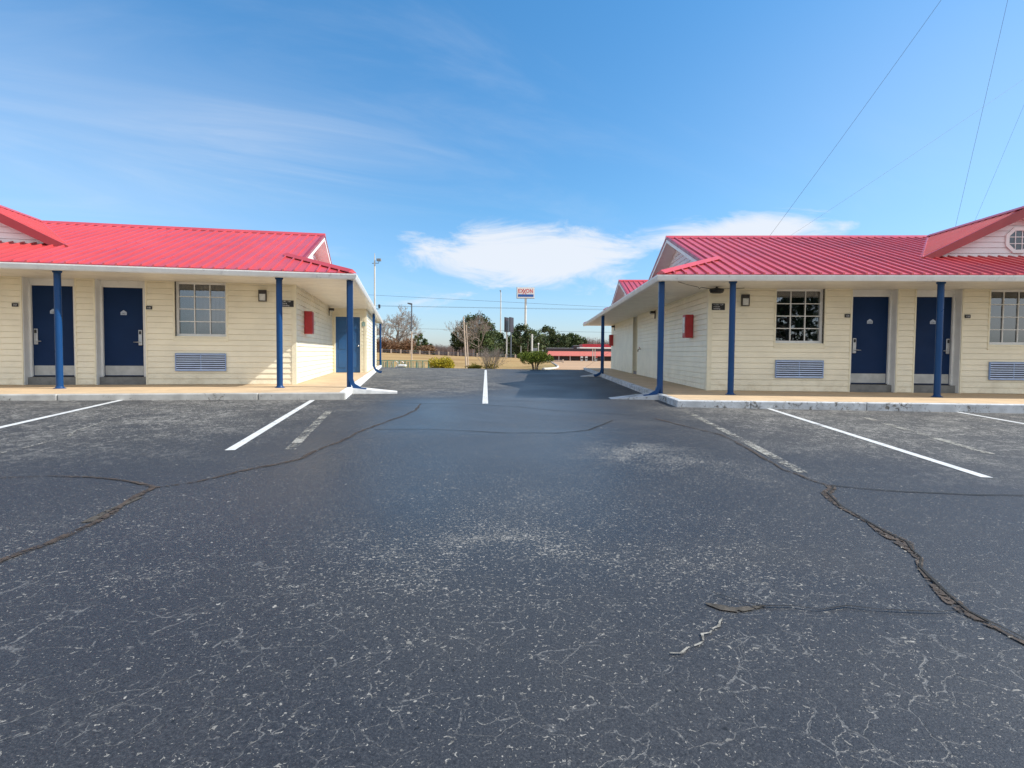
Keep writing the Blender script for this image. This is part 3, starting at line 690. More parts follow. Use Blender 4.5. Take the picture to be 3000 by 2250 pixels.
def building(side):
    ang, ox, oy, oz, m = BASE[side]
    left = side == 'L'
    B = thing('motel_building', (ox, oy, oz), ang,
              'cream motel wing on the left with side door and red metal roof' if left else 'cream motel wing on the right with long side wall and red metal roof', 'motel', 'two mirrored motel wings')
    SIDES[side] = B
    def part(mb, name, mat, **k): return mb.build(name, MAT[mat], B, **k)
    # ---- front wall
    sd = MB(); core = MB(); tr = MB()
    def wall_rect(a0, a1, z0, z1):
        siding(sd, (0, 0, 0), (m, 0, 0), (0, -1, 0), (a0, a1), z0, z1)
        core.box(m * a0, m * a1, .014, .10, z0 - (.1 if z0 == 0 else 0), z1)
    units = []          # (window, door, door) symmetrical pairs about 4.38 and 13.14
    for c in (4.38, 13.14):
        for s in (-1, 1):
            f = lambda d: c + s * d
            units.append((min(f(1.80), f(2.88)), max(f(1.80), f(2.88)), min(f(.20), f(1.20)), max(f(.20), f(1.20)), s, c))
    units.sort()
    cur = .075
    holes = []
    for (w0, w1, d0, d1, s, c) in units: holes += [(w0, w1, 'w'), (d0, d1, 'd')]
    holes.sort()
    for (h0, h1, kind) in holes:
        wall_rect(cur, h0, 0, ZS)
        if kind == 'w': wall_rect(h0, h1, 0, .985); 
        cur = h1
    wall_rect(cur, LEN, 0, ZS)
    front = part(sd, 'wall', 'siding')
    part(core, 'wall_core', 'darkglass')
    # trims
    tr.box(m * -.022, m * .078, -.024, .0015, -.005, ZS); tr.box(m * -.024, m * -.0005, .0017, .078, -.005, ZS)
    part(tr, 'corner_trim', 'trim')
    for (h0, h1, kind) in holes:
        if kind == 'w':
            tr = MB()
            tr.box(m * (h0 - .03), m * h0, -.026, .10, .985, ZS); tr.box(m * h1, m * (h1 + .03), -.026, .10, .985, ZS)
            tr.box(m * h0, m * h1, -.018, .0015, .985, 1.062)
            tr.box(m * h0, m * h1, .002, .10, .985, 1.062)
            g = (h0, h1)
            tr.box(m * (h0 - .02), m * (h1 + .02), -.022, -.017, .30, .309); tr.box(m * (h0 - .02), m * (h1 + .02), -.022, -.017, .712, .722)
            part(tr, 'window_trim', 'trim')
        else:
            tr = MB()
            tr.box(m * (h0 - .028), m * h0, -.024, .02, 0, ZS); tr.box(m * h1, m * (h1 + .028), -.024, .02, 0, ZS)
            part(tr, 'door_trim', 'trim')
    curt = {('L', 0): [(0, 1)], ('R', 0): [(.0, .12), (.86, 1.)], ('R', 1): [(0, .66)], ('L', 1): [(0, .8)], }
    nums = {'L': ('143', '145', '147', '149'), 'R': ('124', '126', '128', '130')}[side]
    for i, (w0, w1, d0, d1, s, c) in enumerate(units):
        window(B, m, w0, w1, curt.get((side, i), [(0, .5)]))
        ac_grille(B, m, w0 + .01, w1 - .01)
        low = s > 0       # lock and wide jamb: mirrored inside each pair
        if s < 0: room_door(B, m, d0, d1, d0 + .14, d1 - .05, nums[i], True, False)
        else: room_door(B, m, d0, d1, d0 + .14, d1 - .05, nums[i], False, False)
    # dark rooms behind the glass
    rm = MB(); rm.box(m * .12, m * (LEN - .1), 1.6, 1.7, -.2, 2.5); rm.box(m * .12, m * (LEN - .1), .12, 1.6, .02, .05)
    part(rm, 'inner_wall', 'darkglass')
    # ---- side wall
    sw = MB(); sc = MB(); st = MB()
    if not left:
        for (t0, t1) in ((.078, 9.45), (10.5, DEP)):
            siding(sw, (0, 0, 0), (0, 1, 0), (-m, 0, 0), (t0, t1), 0, ZS); sc.box(m * .014, m * .1, t0, t1, -.1, ZS)
        # shallow doorway niche with its own step
        sc.box(m * .55, m * .6, 9.3, 10.6, -.1, ZS)
        st.box(m * -.024, m * .55, 9.42, 9.45, 0, ZS); st.box(m * -.024, m * .55, 10.5, 10.53, 0, ZS); st.box(m * .5, m * .549, 9.45, 10.5, 0, ZS)
        stp = MB(); stp.box(m * .02, m * .5, 9.46, 10.49, -.05, .10); part(stp, 'door_step', 'stone')
        nd = MB(); nd.box(m * .47, m * .499, 9.52, 10.40, .11, 2.12); part(nd, 'side_door', 'white')
        siding(sw, (m * -.0, DEP, 0), (m, 0, 0), (0, 1, 0), (0, LEN), 0, ZS); sc.box(m * .0, m * LEN, DEP - .1, DEP - .014, -.1, ZS)
    else:
        WA = -1.19; T7 = 7.4
        siding(sw, (0, 0, 0), (0, 1, 0), (-m, 0, 0), (.078, T7), 0, ZS); sc.box(m * .014, m * .1, .078, T7, -.1, ZS)
        # recess end wall with a blue panelled door
        d0, d1 = -.98, -.12
        siding(sw, (0, T7, 0), (m, 0, 0), (0, -1, 0), (-.07, .0), 0, ZS)
        siding(sw, (0, T7, 0), (m, 0, 0), (0, -1, 0), (WA + .06, d0 - .06), 0, ZS)
        siding(sw, (0, T7, 0), (m, 0, 0), (0, -1, 0), (d0 - .06, d1 + .05), 2.10, ZS)
        sc.box(m * WA, m * (d0 - .0), T7 + .014, T7 + .1, -.1, ZS); sc.box(m * (d1), m * .0, T7 + .014, T7 + .1, -.1, ZS); sc.box(m * d0, m * d1, T7 + .002, T7 + .1, 2.04, ZS)
        st.box(m * (d0 - .055), m * d0, T7 - .02, T7 + .08, 0, 2.09); st.box(m * d1, m * (d1 + .055), T7 - .02, T7 + .08, 0, 2.09); st.box(m * d0, m * d1, T7 - .02, T7 + .08, 2.035, 2.09)
        st.box(m * (WA - .024), m * (WA + .06), T7 - .024, T7 + .0015, 0, ZS); st.box(m * (WA - .024), m * (WA - .0005), T7 + .0017, T7 + .08, 0, ZS)
        dd = MB(); dd.box(m * d0, m * d1, T7 + .03, T7 + .07, .01, 2.033); do = part(dd, 'side_door', 'door_blue')
        pn = MB(); cx = (d0 + d1) / 2
        for (a0, a1) in ((d0 + .10, cx - .045), (cx + .045, d1 - .10)):
            for (z0, z1) in ((.18, .72), (.86, 1.45), (1.58, 1.90)):
                pn.box(m * a0, m * a1, T7 + .018, T7 + .0298, z0, z1)
        pn = pn.build('door_panels', MAT['door_blue'], do); bevel(pn, .01, 2)
        kn = MB(); kn.tube([(m * (d0 + .06), T7 + .03, .98), (m * (d0 + .06), T7 - .02, .98), (m * (d0 + .06), T7 - .05, .98)], [.012, .012, .03], 10); kn.build('door_knob', MAT['steel'], do, smooth_=True)
        siding(sw, (m * WA, 0, 0), (0, 1, 0), (-m, 0, 0), (T7 + .08, 16.6), 0, ZS); sc.box(m * (WA + .014), m * (WA + .1), T7 + .08, 16.6, -.1, ZS)
        siding(sw, (0, 16.6, 0), (m, 0, 0), (0, 1, 0), (WA, 3), 0, ZS); sc.box(m * WA, m * 3, 16.5, 16.586, -.1, ZS)
        siding(sw, (0, DEP, 0), (m, 0, 0), (0, 1, 0), (3, LEN), 0, ZS); sc.box(m * 3, m * LEN, DEP - .1, DEP - .014, -.1, ZS)
    sc.box(m * LEN, m * (LEN + .1), 0, DEP, -.1, ZS)
    part(sw, 'side_wall', 'siding'); part(sc, 'side_wall_core', 'trim'); part(st, 'side_wall_trim', 'trim')
    # ---- soffit, gutters
    BE = 2 * TR + 2 * EY - EY     # where the first roof comes back down to eave height
    END = 2 * BE + EY             # far eave
    so = MB(); so.box(m * (-EX + .02), m * (LEN + .3), -EY + .02, END - .02, ZS + .002, ZS + .03)
    for k in range(1, 9):         # shallow soffit seams
        pass
    part(so, 'soffit', 'soffit')
    gu = MB()
    prof = [(0, 2.31), (-.09, 2.31), (-.105, 2.335), (-.125, 2.40), (-.125, 2.425), (-.10, 2.425), (-.10, 2.415), (0, 2.415)]
    n = len(prof)
    pts_f0 = [(m * (-EX + .02 + d), -EY + .02 + d, z) for d, z in prof]
    pts_f1 = [(m * (LEN + .3), -EY + .02 + d, z) for d, z in prof]
    pts_s1 = [(m * (-EX + .02 + d), END, z) for d, z in prof]
    for A, Bq in ((pts_f0, pts_f1), (pts_f0, pts_s1)):
        for i in range(n):
            j = (i + 1) % n; gu.face([A[i], A[j], Bq[j], Bq[i]])
        gu.face(Bq)
    part(gu, 'gutter', 'gutter')
    # ---- roofs: two Dutch gable blocks one behind the other
    rf = MB(); cap = MB(); gb = MB(); rk = MB(); rkred = MB(); rs = MB()
    for T0 in (0, BE + EY):
        rf = MB(); cap = MB(); gb = MB(); rk = MB(); rkred = MB(); rs = MB()
        zf = lambda a, t: EZ + SL * (t - T0 + EY)
        zb = lambda a, t: EZ + SL * (BE - (t - T0))
        te = lambda a: T0 - EY - .03
        tr_ = lambda a: T0 + TR
        roof_sheet(rf, m, RAKE, LEN + .3, te, tr_, zf)
        roof_sheet(rf, m, -EX, RAKE, te, lambda a: T0 + a - .1, zf)
        roof_sheet(rf, m, RAKE, LEN + .3, tr_, lambda a: T0 + BE, zb)
        roof_sheet(rf, m, -EX, RAKE, lambda a: T0 + 2 * TR + .1 - a, lambda a: T0 + BE + .0, zb)
        # skirt below the gable; ribs run up from the side eave
        zsk = lambda a: EZ + SL * (a + EX)
        t = T0 - EY + .1
        while t < T0 + BE - .05:
            for (p, hp), (q, hq) in zip([(t, 0), (t + .17, 0), (t + .184, .030), (t + .206, .030)], [(t + .17, 0), (t + .184, .030), (t + .206, .030), (t + .222, 0)]):
                def amax(tt):
                    return min(GW + .02, tt - T0 + .1, 2 * TR + .1 - (tt - T0))
                ap, aq = amax(p), amax(q)
                if ap <= -EX or aq <= -EX: continue
                rs.face([(m * (-EX - .03), p, zsk(-EX - .03) + hp), (m * (-EX - .03), q, zsk(-EX - .03) + hq), (m * aq, q, zsk(aq) + hq), (m * ap, p, zsk(ap) + hp)])
            t += .222
        # ridge and hip caps
        def capstrip(A, Bp, w=.09, h=.035):
            A, Bp = Vector(A), Vector(Bp); d = (Bp - A).normalized(); s = d.cross(Vector((0, 0, 1))).normalized()
            up = Vector((0, 0, 1))
            prof2 = [(-w, -w * .36), (-w, -w * .36 + .012), (0, h), (w, -w * .36 + .012), (w, -w * .36)]
            for (x0, z0), (x1, z1) in zip(prof2, prof2[1:]):
                cap.face([A + s * x0 + up * z0, A + s * x1 + up * z1, Bp + s * x1 + up * z1, Bp + s * x0 + up * z0])
            cap.face([A + s * x0 + up * z0 for x0, z0 in prof2])
            cap.face([Bp + s * x0 + up * z0 for x0, z0 in prof2])
        capstrip((m * (RAKE - .02), T0 + TR, ZR + .01), (m * (LEN + .3), T0 + TR, ZR + .01), .14, .05)
        capstrip((m * (-EX - .02), T0 - EY - .02, EZ + .03), (m * (GW + .06), T0 + GW - .04, EZ + SL * (GW + EX) + .055), .10, .04)
        capstrip((m * (-EX - .02), T0 + BE + .02, EZ + .03), (m * (GW + .06), T0 + 2 * TR - GW + .04, EZ + SL * (GW + EX) + .055), .10, .04)
        # gable wall
        zb0 = EZ + SL * (GW + EX) - .03
        def rng(z):
            tt = T0 - EY + (z + .05 - EZ) / SL; return (tt, T0 + 2 * TR + EY - (tt - T0) - EY)
        siding(gb, (m * GW, 0, 0), (0, 1, 0), (-m, 0, 0), lambda z: (T0 - EY + (z + .05 - EZ) / SL, T0 + 2 * TR + EY - (z + .05 - EZ) / SL), zb0, ZR - .06, .02)
        # rake soffit and fascia board, front and back slopes
        zz = lambda t: EZ + SL * (t - T0 + EY) if t <= T0 + TR else EZ + SL * (BE - (t - T0))
        for (ta, tb) in ((T0 + RAKE - .1, T0 + TR), (T0 + TR, T0 + 2 * TR + .1 - RAKE)):
            rk.face([(m * RAKE, ta, zz(ta) - .13), (m * (GW + .0), ta, zz(ta) - .13), (m * (GW + .0), tb, zz(tb) - .13), (m * RAKE, tb, zz(tb) - .13)])
            rk.prism([(m * RAKE, ta, zz(ta) - .015), (m * RAKE, tb, zz(tb) - .015), (m * RAKE, tb, zz(tb) - .145), (m * RAKE, ta, zz(ta) - .145)], (m * .02, 0, 0))
            rkred.prism([(m * (RAKE - .012), ta, zz(ta) + .028), (m * (RAKE - .012), tb, zz(tb) + .028), (m * (RAKE - .012), tb, zz(tb) - .045), (m * (RAKE - .012), ta, zz(ta) - .045)], (m * .011, 0, 0))
            rkred.prism([(m * (RAKE - .012), ta, zz(ta) + .028), (m * (RAKE - .012), tb, zz(tb) + .028), (m * (RAKE + .06), tb, zz(tb) + .028), (m * (RAKE + .06), ta, zz(ta) + .028)], (0, 0, .004))
        part(rf, 'roof', 'roof'); part(rs, 'roof_skirt', 'roof'); part(cap, 'ridge_cap', 'roof')
        part(gb, 'gable_wall', 'gable'); part(rk, 'rake_board', 'white'); part(rkred, 'rake_trim', 'roof_trim')
        if T0 == 0:
            # dark metal edge along the eave
            ed = MB()
            ed.prism([(m * (-EX - .035), -EY - .034, EZ - .045), (m * (LEN + .3), -EY - .034, EZ - .045), (m * (LEN + .3), -EY - .034, EZ - .014), (m * (-EX - .035), -EY - .034, EZ - .014)], (0, .02, 0))
            part(ed, 'eave_edge', 'roof_trim')
    cap = MB(); gb = MB(); rk = MB(); rkred = MB()
    # ---- front cross gable (dormer)
    DC, DW, DT = 7.05, 2.23, .20
    zfoot = EZ + SL * (DT + EY) + .0
    DS = (ZR - .02 - zfoot) / DW
    dm = MB()
    dzf = lambda x: ZR - .0 - DS * abs(x)
    for s in (-1, 1):
        # ribs of the dormer roof run from its ridge down to the valley (along x)
        tstep = .222; t = DT - .01
        while t < TR - .01:
            for (p, hp), (q, hq) in zip([(t, 0), (t + .17, 0), (t + .184, .030), (t + .206, .030)], [(t + .17, 0), (t + .184, .030), (t + .206, .030), (t + .222, 0)]):
                def xv(tt):       # half-width where this roof meets the main slope
                    zz_ = EZ + SL * (min(tt, TR) + EY); return max(0, (ZR - zz_) / DS)
                xp, xq = xv(p), xv(q)
                if xp <= 0: continue
                dm.face([(m * DC, p, ZR + hp + .012), (m * DC, q, ZR + hq + .012), (m * (DC + s * xq), q, ZR - DS * xq + hq + .012), (m * (DC + s * xp), p, ZR - DS * xp + hp + .012)])
            t += tstep
        A = (m * DC, TR, ZR + .02); Bp = (m * (DC + s * DW), DT, zfoot + .03)
        capstrip(A, Bp, .085, .02)
        # wide red rake board + its return
        k = .19
        rkred.prism([(m * DC, DT - .02, ZR + .03), (m * (DC + s * (DW + .04)), DT - .02, zfoot + .012), (m * (DC + s * (DW - .28)), DT - .02, zfoot - .008), (m * DC, DT - .02, ZR - k)], (0, .02, 0))
        rk.face([(m * DC, DT + .001, ZR - k), (m * (DC + s * (DW - .28)), DT + .001, zfoot), (m * (DC + s * (DW - .28)), DT + .26, zfoot + .01), (m * DC, DT + .26, ZR - k + .01)])
        rk.prism([(m * DC, DT + .19, ZR - k + .0), (m * (DC + s * (DW - .30)), DT + .19, zfoot + .0), (m * (DC + s * (DW - .36)), DT + .19, zfoot - .0), (m * DC, DT + .19, ZR - k - .035)], (0, .03, 0))
    capstrip((m * DC, DT - .03, ZR + .03), (m * DC, TR, ZR + .03), .12, .045)
    FT = DT + .22
    HW = DW - .32
    siding(gb, (m * DC, FT, 0), (m, 0, 0), (0, -1, 0), lambda z: (-(HW * (1 - (z - zfoot) / (ZR - .19 - zfoot))), HW * (1 - (z - zfoot) / (ZR - .19 - zfoot))), zfoot + .05, ZR - .2, .02)
    rkred.box(m * (DC - DW + .1), m * (DC + DW - .1), FT - .10, FT + .02, zfoot + .035, zfoot + .052)
    part(dm, 'dormer_roof', 'roof'); part(cap, 'dormer_ridge_cap', 'roof'); part(gb, 'dormer_gable_wall', 'gable')
    part(rk, 'dormer_rake_board', 'white'); part(rkred, 'dormer_rake_trim', 'roof_trim')
    # octagon window of the dormer
    oz2 = 3.49
    ow = MB(); ri, ro_ = .235, .315
    oc = lambda r, k: (m * DC + r * math.cos(R(22.5 + 45 * k)), oz2 + r * math.sin(R(22.5 + 45 * k)))
    for k in range(8):
        p = [oc(ro_, k), oc(ro_, k + 1), oc(ri, k + 1), oc(ri, k)]
        ow.prism([(x, FT - .05, z) for x, z in p], (0, .035, 0))
    for i in (-1, 1):
        ow.box(m * DC + i * .075 - .008, m * DC + i * .075 + .008, FT - .035, FT - .026, oz2 - ri, oz2 + ri)
        for (xa, xb) in ((-ri, -.083), (-.067, .067), (.083, ri)):
            ow.box(m * DC + xa, m * DC + xb, FT - .034, FT - .027, oz2 + i * .075 - .008, oz2 + i * .075 + .008)
    owo = part(ow, 'octagon_window', 'white')
    og = MB(); og.prism([(oc(ri, k)[0], FT - .024, oc(ri, k)[1]) for k in range(8)], (0, .004, 0)); og.build('pane', MAT['oglass'], owo)
    ob = MB(); ob.prism([(oc(ri, k)[0], FT - .0195, oc(ri, k)[1]) for k in range(8)], (0, .002, 0)); ob.build('backing', MAT['octo'], owo)
    # ---- posts and downspouts
    for a in (.10, 4.23, 8.66, 12.9, 16.9): post(B, m, a, -1.3, 0)
    if left: post(B, m, -1.33, 18.6, -.1, .055)
    zg = gz(ox) - oz
    def downspout(t, lean=0., out=.28, post_too=True):
        d = MB(); w, dp = .038, .05
        path = [(-EX + .04, t, 2.32), (-EX + .04 - .0, t + lean * .5, 1.2), (-EX + .04 + .0, t + lean, zg + .30), (-EX - .03, t + lean, zg + .15), (-EX - out * .6, t + lean - .02, zg + .07), (-EX - out, t + lean - .03, zg + .055)]
        prev = None
        for (a, tt, z) in path:
            c = Vector((m * a, tt, z))
            tang = Vector((0, 0, -1)) if z > zg + .2 else Vector((-m, 0, -.35)).normalized()
            nrm = Vector((0, 1, 0)); side_ = tang.cross(nrm).normalized()
            ring = [c + nrm * w + side_ * dp, c - nrm * w + side_ * dp, c - nrm * w - side_ * dp, c + nrm * w - side_ * dp]
            if prev:
                for i in range(4):
                    j = (i + 1) % 4; d.face([prev[i], prev[j], ring[j], ring[i]])
            else: d.face(ring)
            prev = ring
        d.face(prev)
        o = bevel(part(d, 'downspout', 'blue', fix=True), .012, 2)
        return o
    downspout(-1.32)
    if left: downspout(9.8, .0)
    else: downspout(9.7)
    pp = MB(); pp.tube([(m * (-EX + .085), -1.22, zg - .02), (m * (-EX + .085), -1.22, ZS)], .048, 12); part(pp, 'porch_post', 'blue')
    if not left:
        pp = MB(); pp.tube([(m * (-EX + .085), 9.8, zg - .02), (m * (-EX + .085), 9.8, ZS)], .045, 12); part(pp, 'porch_post', 'blue')
    return B
for s_ in 'LR': building(s_)

# ------------------------------------------------------------------ walkways, kerbs, splash ramps
def walkway(side):
    ang, ox, oy, oz, m = BASE[side]; left = side == 'L'
    W = MB(); g = .004; K = .14
    def slab(a0, a1, t0, t1): W.box(m * (a0 + g), m * (a1 - g), t0 + g, t1 - g, -.30, 0)
    A = [-EX + K, 1.55, 4.4, 7.3, 10.2, 13.2, 17.6]
    for a0, a1 in zip(A, A[1:]):
        slab(a0, a1, -3.0 + K, -1.42); slab(a0, a1, -1.42, .0 if a0 > -1 else .0)
    T = [0, 2.6, 5.2, 7.9, 10.6, 13.3, 16.0, 18.9]
    for t0, t1 in zip(T, T[1:]):
        slab(-EX + K, .0 if not (left and t0 > 7) else -1.1, t0, t1)
    o = W.build('walkway', MAT['slab']); o.location = (ox, oy, oz); o.rotation_euler = (0, 0, ang)
    tag(o, 'tan concrete walkway under the %s porch' % ('left' if left else 'right'), kind='structure')
    Kf = MB(); n = 7
    cuts = [-EX, .15 if left else -.1, 1.9 if not left else 3.4, 5.0 if not left else 6.6, 8.2, 11.4, 14.6, 17.6]
    for a0, a1 in zip(cuts, cuts[1:]): Kf.box(m * (a0 + .004), m * (a1 - .004), -3.0, -3.0 + K - .003, -.35, .006)
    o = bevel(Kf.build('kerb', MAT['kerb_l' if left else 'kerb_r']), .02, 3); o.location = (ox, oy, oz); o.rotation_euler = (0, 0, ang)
    tag(o, '%s white painted front kerb of the %s walkway' % (('weathered', 'left') if left else ('chipped', 'right')), kind='structure')
    Ks = MB(); T = [-3.0 + K + .003, -1.45, .9, 3.4, 6.0, 8.7, 11.4, 14.0, 16.4, 18.9]
    for t0, t1 in zip(T, T[1:]): Ks.box(m * -EX, m * (-EX + K - .003), t0 + .004, t1 - .004, -.35, .006)
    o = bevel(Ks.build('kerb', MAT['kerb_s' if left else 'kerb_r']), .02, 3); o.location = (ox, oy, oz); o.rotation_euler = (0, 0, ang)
    tag(o, '%s side kerb facing the %s edge of the drive' % ('bright white' if left else 'shaded chipped', 'left' if left else 'right'), kind='structure')
    # splash ramps under the downspouts
    zg = gz(ox) - oz
    for k, (t0, ln) in enumerate(((-1.35, .95 if left else .98), (9.8, .8))):
        if left and k == 1: continue
        mb = MB()
        w = .34; top = -.01
        pts = lambda tt, wd: None
        N_ = 8
        for i in range(N_):
            f0, f1 = i / N_, (i + 1) / N_
            a0, a1 = -EX - ln * f0, -EX - ln * f1
            z0 = zg + .018 + (top - zg - .018) * (1 - f0 ** .9); z1 = zg + .018 + (top - zg - .018) * (1 - f1 ** .9)
            ta0, tb0 = t0 - .12 - .0 * f0, t0 + .62 - .34 * f0; ta1, tb1 = t0 - .12 - .0 * f1, t0 + .62 - .34 * f1
            mb.prism([(m * a0, ta0, zg - .05), (m * a0, tb0, zg - .05), (m * a0, tb0, z0), (m * a0, ta0, z0)], (0, 0, 0)) if False else None
            mb.face([(m * a0, ta0, z0), (m * a0, tb0, z0), (m * a1, tb1, z1), (m * a1, ta1, z1)])
            mb.face([(m * a0, ta0, zg - .05), (m * a0, ta0, z0), (m * a1, ta1, z1), (m * a1, ta1, zg - .05)])
            mb.face([(m * a0, tb0, zg - .05), (m * a0, tb0, z0), (m * a1, tb1, z1), (m * a1, tb1, zg - .05)])
            if i == N_ - 1: mb.face([(m * a1, ta1, zg - .05), (m * a1, ta1, z1), (m * a1, tb1, z1), (m * a1, tb1, zg - .05)])
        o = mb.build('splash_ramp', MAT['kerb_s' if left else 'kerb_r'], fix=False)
        o.location = (ox, oy, oz); o.rotation_euler = (0, 0, ang)
        lab = 'bright white concrete splash ramp at the left corner downspout' if left else ('chipped white splash ramp at the front right corner downspout' if k == 0 else 'shaded splash ramp at the far downspout of the right wing')
        tag(o, lab, 'splash ramp', 'concrete splash ramps under the downspouts')
for s_ in 'LR': walkway(s_)

# ------------------------------------------------------------------ things fixed to the walls
def wpos(side, a, t, z):
    ang, ox, oy, oz, m = BASE[side]; x = m * a
    return Vector((ox + x * math.cos(ang) - t * math.sin(ang), oy + x * math.sin(ang) + t * math.cos(ang), oz + z))
def fixtures():
    # wall lamp: bronze frame round a pale lens (built facing -y)
    L0 = thing('wall_lamp', wpos('L', .705, -.002, 1.92), BASE['L'][0], 'bronze box lamp on the left front wall beside the post', 'wall lamp', 'box lamps on the front walls')
    b = MB(); b.box(-.105, .105, -.018, 0, -.025, .295); b.build('mounting_block', MAT['trim'], L0)
    b = MB(); w, d = .085, .10
    b.box(-w, w, -d, -.0185, .175, .262); b.box(-w, w, -d, -.0185, 0, .016); b.box(-w, -w + .016, -d, -.0185, .016, .175); b.box(w - .016, w, -d, -.0185, .016, .175)
    bevel(b.build('lamp_housing', MAT['brown'], L0), .004)
    b = MB(); b.box(-w + .017, w - .017, -d + .012, -.019, .017, .174); bevel(b.build('lens', MAT['lens'], L0), .006)
    dup(L0, wpos('R', .795, -.002, 1.93), BASE['R'][0], 'bronze box lamp on the right front wall beside the post')
    # small black room number plaques
    Q0 = None
    for side, a, num, lab in (('L', 3.095, '145', 'small black number plaque right of the second left door'), ('L', 5.70, '147', 'small black number plaque near the left edge'),
                              ('R', 3.075, '126', 'small black number plaque left of the first right door'), ('R', 5.69, '128', 'small black number plaque right of the second right door')):
        q = thing('room_number_plaque', wpos(side, a, -.021, 1.685), BASE[side][0], lab, 'number plaque', 'room number plaques')
        b = MB(); b.box(-.062, .062, -.012, 0, 0, .078); bevel(b.build('plate', MAT['black'], q), .008)
        txt(num, .052, MAT['sign_white'], (0, -.0135, .02), 0, q, 'digits')
    # black direction signs
    for side, a, rows, lab in (('L', .165, ('140 - 149', 'Ice &', 'Vending'), 'black ice and vending sign beside the left post'), ('R', .205, ('\u25c4 124 - 139', '\u25c4 Ice &', 'Vending'), 'black ice and vending sign at the corner of the right wing')):
        q = thing('direction_sign', wpos(side, a, -.021, 1.81 if side == 'L' else 1.84), BASE[side][0], lab, 'sign', 'black direction signs')
        b = MB(); b.box(-.148 if side == 'R' else -.135, .148 if side == 'R' else .135, -.010, 0, 0, .152); bevel(b.build('plate', MAT['black'], q), .006)
        for i, r in enumerate(rows):
            r = r.replace('\u25c4', '<')
            txt(r, .046, MAT['sign_white'], (-.11, -.0115, .108 - i * .045), 0, q, 'lettering', 'LEFT')
    q = thing('direction_sign', wpos('L', -1.105, 7.4 - .017, 1.70), BASE['L'][0], 'small dark green sign on the narrow wall beside the blue side door', 'sign')
    b = MB(); b.box(-.058, .058, -.010, 0, 0, .15); b.build('plate', MAT['greenfence'], q)
    for i in range(3):
        b = MB(); b.box(-.045, .045, -.0115, -.0105, .025 + i * .042, .038 + i * .042); b.build('lettering_band', MAT['sign_white'], q)
    # red extinguisher cabinets on the side walls; built facing local -y
    def cabinet(side, t, z, lab, w=.30, h=.58):
        ang = BASE[side][0]; m = BASE[side][4]
        rz = ang + (math.pi / 2 if side == 'L' else -math.pi / 2)
        q = thing('extinguisher_cabinet', wpos(side, -.017, t, z), rz, lab, 'cabinet', 'red fire extinguisher cabinets')
        b = MB(); b.box(-w / 2, w / 2, -.19, 0, 0, h); o = bevel(b.build('cabinet_body', MAT['red'], q), .01)
        b = MB(); b.box(-w / 2 + .02, w / 2 - .02, -.200, -.191, .02, h - .02); d = bevel(b.build('cabinet_door', MAT['red'], q), .006)
        b = MB(); b.box(-w / 2 + .055, w / 2 - .055, -.204, -.2005, .12, h - .06); b.build('door_window', MAT['lens'] if side == 'R' else MAT['red'], d)
        b = MB(); b.tube([(w / 2 - .035, -.201, .26), (w / 2 - .035, -.225, .26), (w / 2 - .035, -.225, .33), (w / 2 - .035, -.201, .33)], .006, 6); b.build('latch', MAT['steel'], d)
        return q
    cabinet('L', 1.30, 1.22, 'red fire extinguisher cabinet on the sunlit left side wall')
    cabinet('R', 1.38, 1.24, 'red fire extinguisher cabinet on the near right side wall')
    cabinet('R', 17.0, 1.22, 'distant red extinguisher cabinet at the far end of the right wing')
    # lantern brackets on the side walls
    def bracket(side, t, lab):
        ang = BASE[side][0]; rz = ang + (math.pi / 2 if side == 'L' else -math.pi / 2)
        q = thing('bracket_light', wpos(side, -.017, t, 2.0), rz, lab, 'wall light', 'small bracket lights on the side walls')
        b = MB(); b.box(-.04, .04, -.02, 0, 0, .27); b.build('back_plate', MAT['brown'], q)
        b = MB(); b.box(-.08, .08, -.17, -.021, .17, .25); bevel(b.build('lamp_hood', MAT['brown'], q), .01)
        b = MB(); b.box(-.06, .06, -.15, -.03, .145, .169); b.build('lens', MAT['lens'], q)
    bracket('L', 6.3, 'dark bracket light near the recessed blue door')
    bracket('R', 6.0, 'dark bracket light on the right side wall near the corner post')
    bracket('R', 16.3, 'dark bracket light at the far end of the right side wall')
    # hose tap
    q = thing('hose_tap', wpos('R', -.017, 8.6, .93), BASE['R'][0] - math.pi / 2, 'small brass hose tap on the right side wall', 'tap')
    b = MB(); b.tube([(0, 0, .07), (0, -.07, .07), (0, -.11, .03), (0, -.11, -.03)], [.02, .018, .02, .022], 8); b.build('spout', MAT['bark'], q, smooth_=True)
    b = MB(); b.tube([(-.045, -.06, .135), (.045, -.06, .135)], .012, 8); b.tube([(0, -.06, .08), (0, -.06, .135)], .008, 6); b.build('valve_handle', MAT['red'], q)
    # black flood lamp hung under the soffit corner and its cable
    q = thing('flood_lamp', wpos('R', .065, -.34, 2.325), BASE['R'][0], 'black oval flood lamp under the right corner soffit', 'flood lamp')
    b = MB(); n = 16
    prof = [(.02, 0), (.035, -.02), (.155, -.035), (.165, -.07), (.14, -.125), (.09, -.14)]
    ring = lambda w, z: [Vector((w * math.cos(2 * math.pi * k / n), w * .62 * math.sin(2 * math.pi * k / n), z)) for k in range(n)]
    prev = None
    for w, z in prof:
        r = ring(w, z)
        if prev:
            for k in range(n): b.face([prev[k], prev[(k + 1) % n], r[(k + 1) % n], r[k]])
        prev = r
    b.face(prev); b.build('lamp_housing', MAT['black'], q, smooth_=True)
    b = MB(); b.tube([(0, 0, .005), (0, 0, -.03)], .02, 8); b.build('stem', MAT['black'], q)
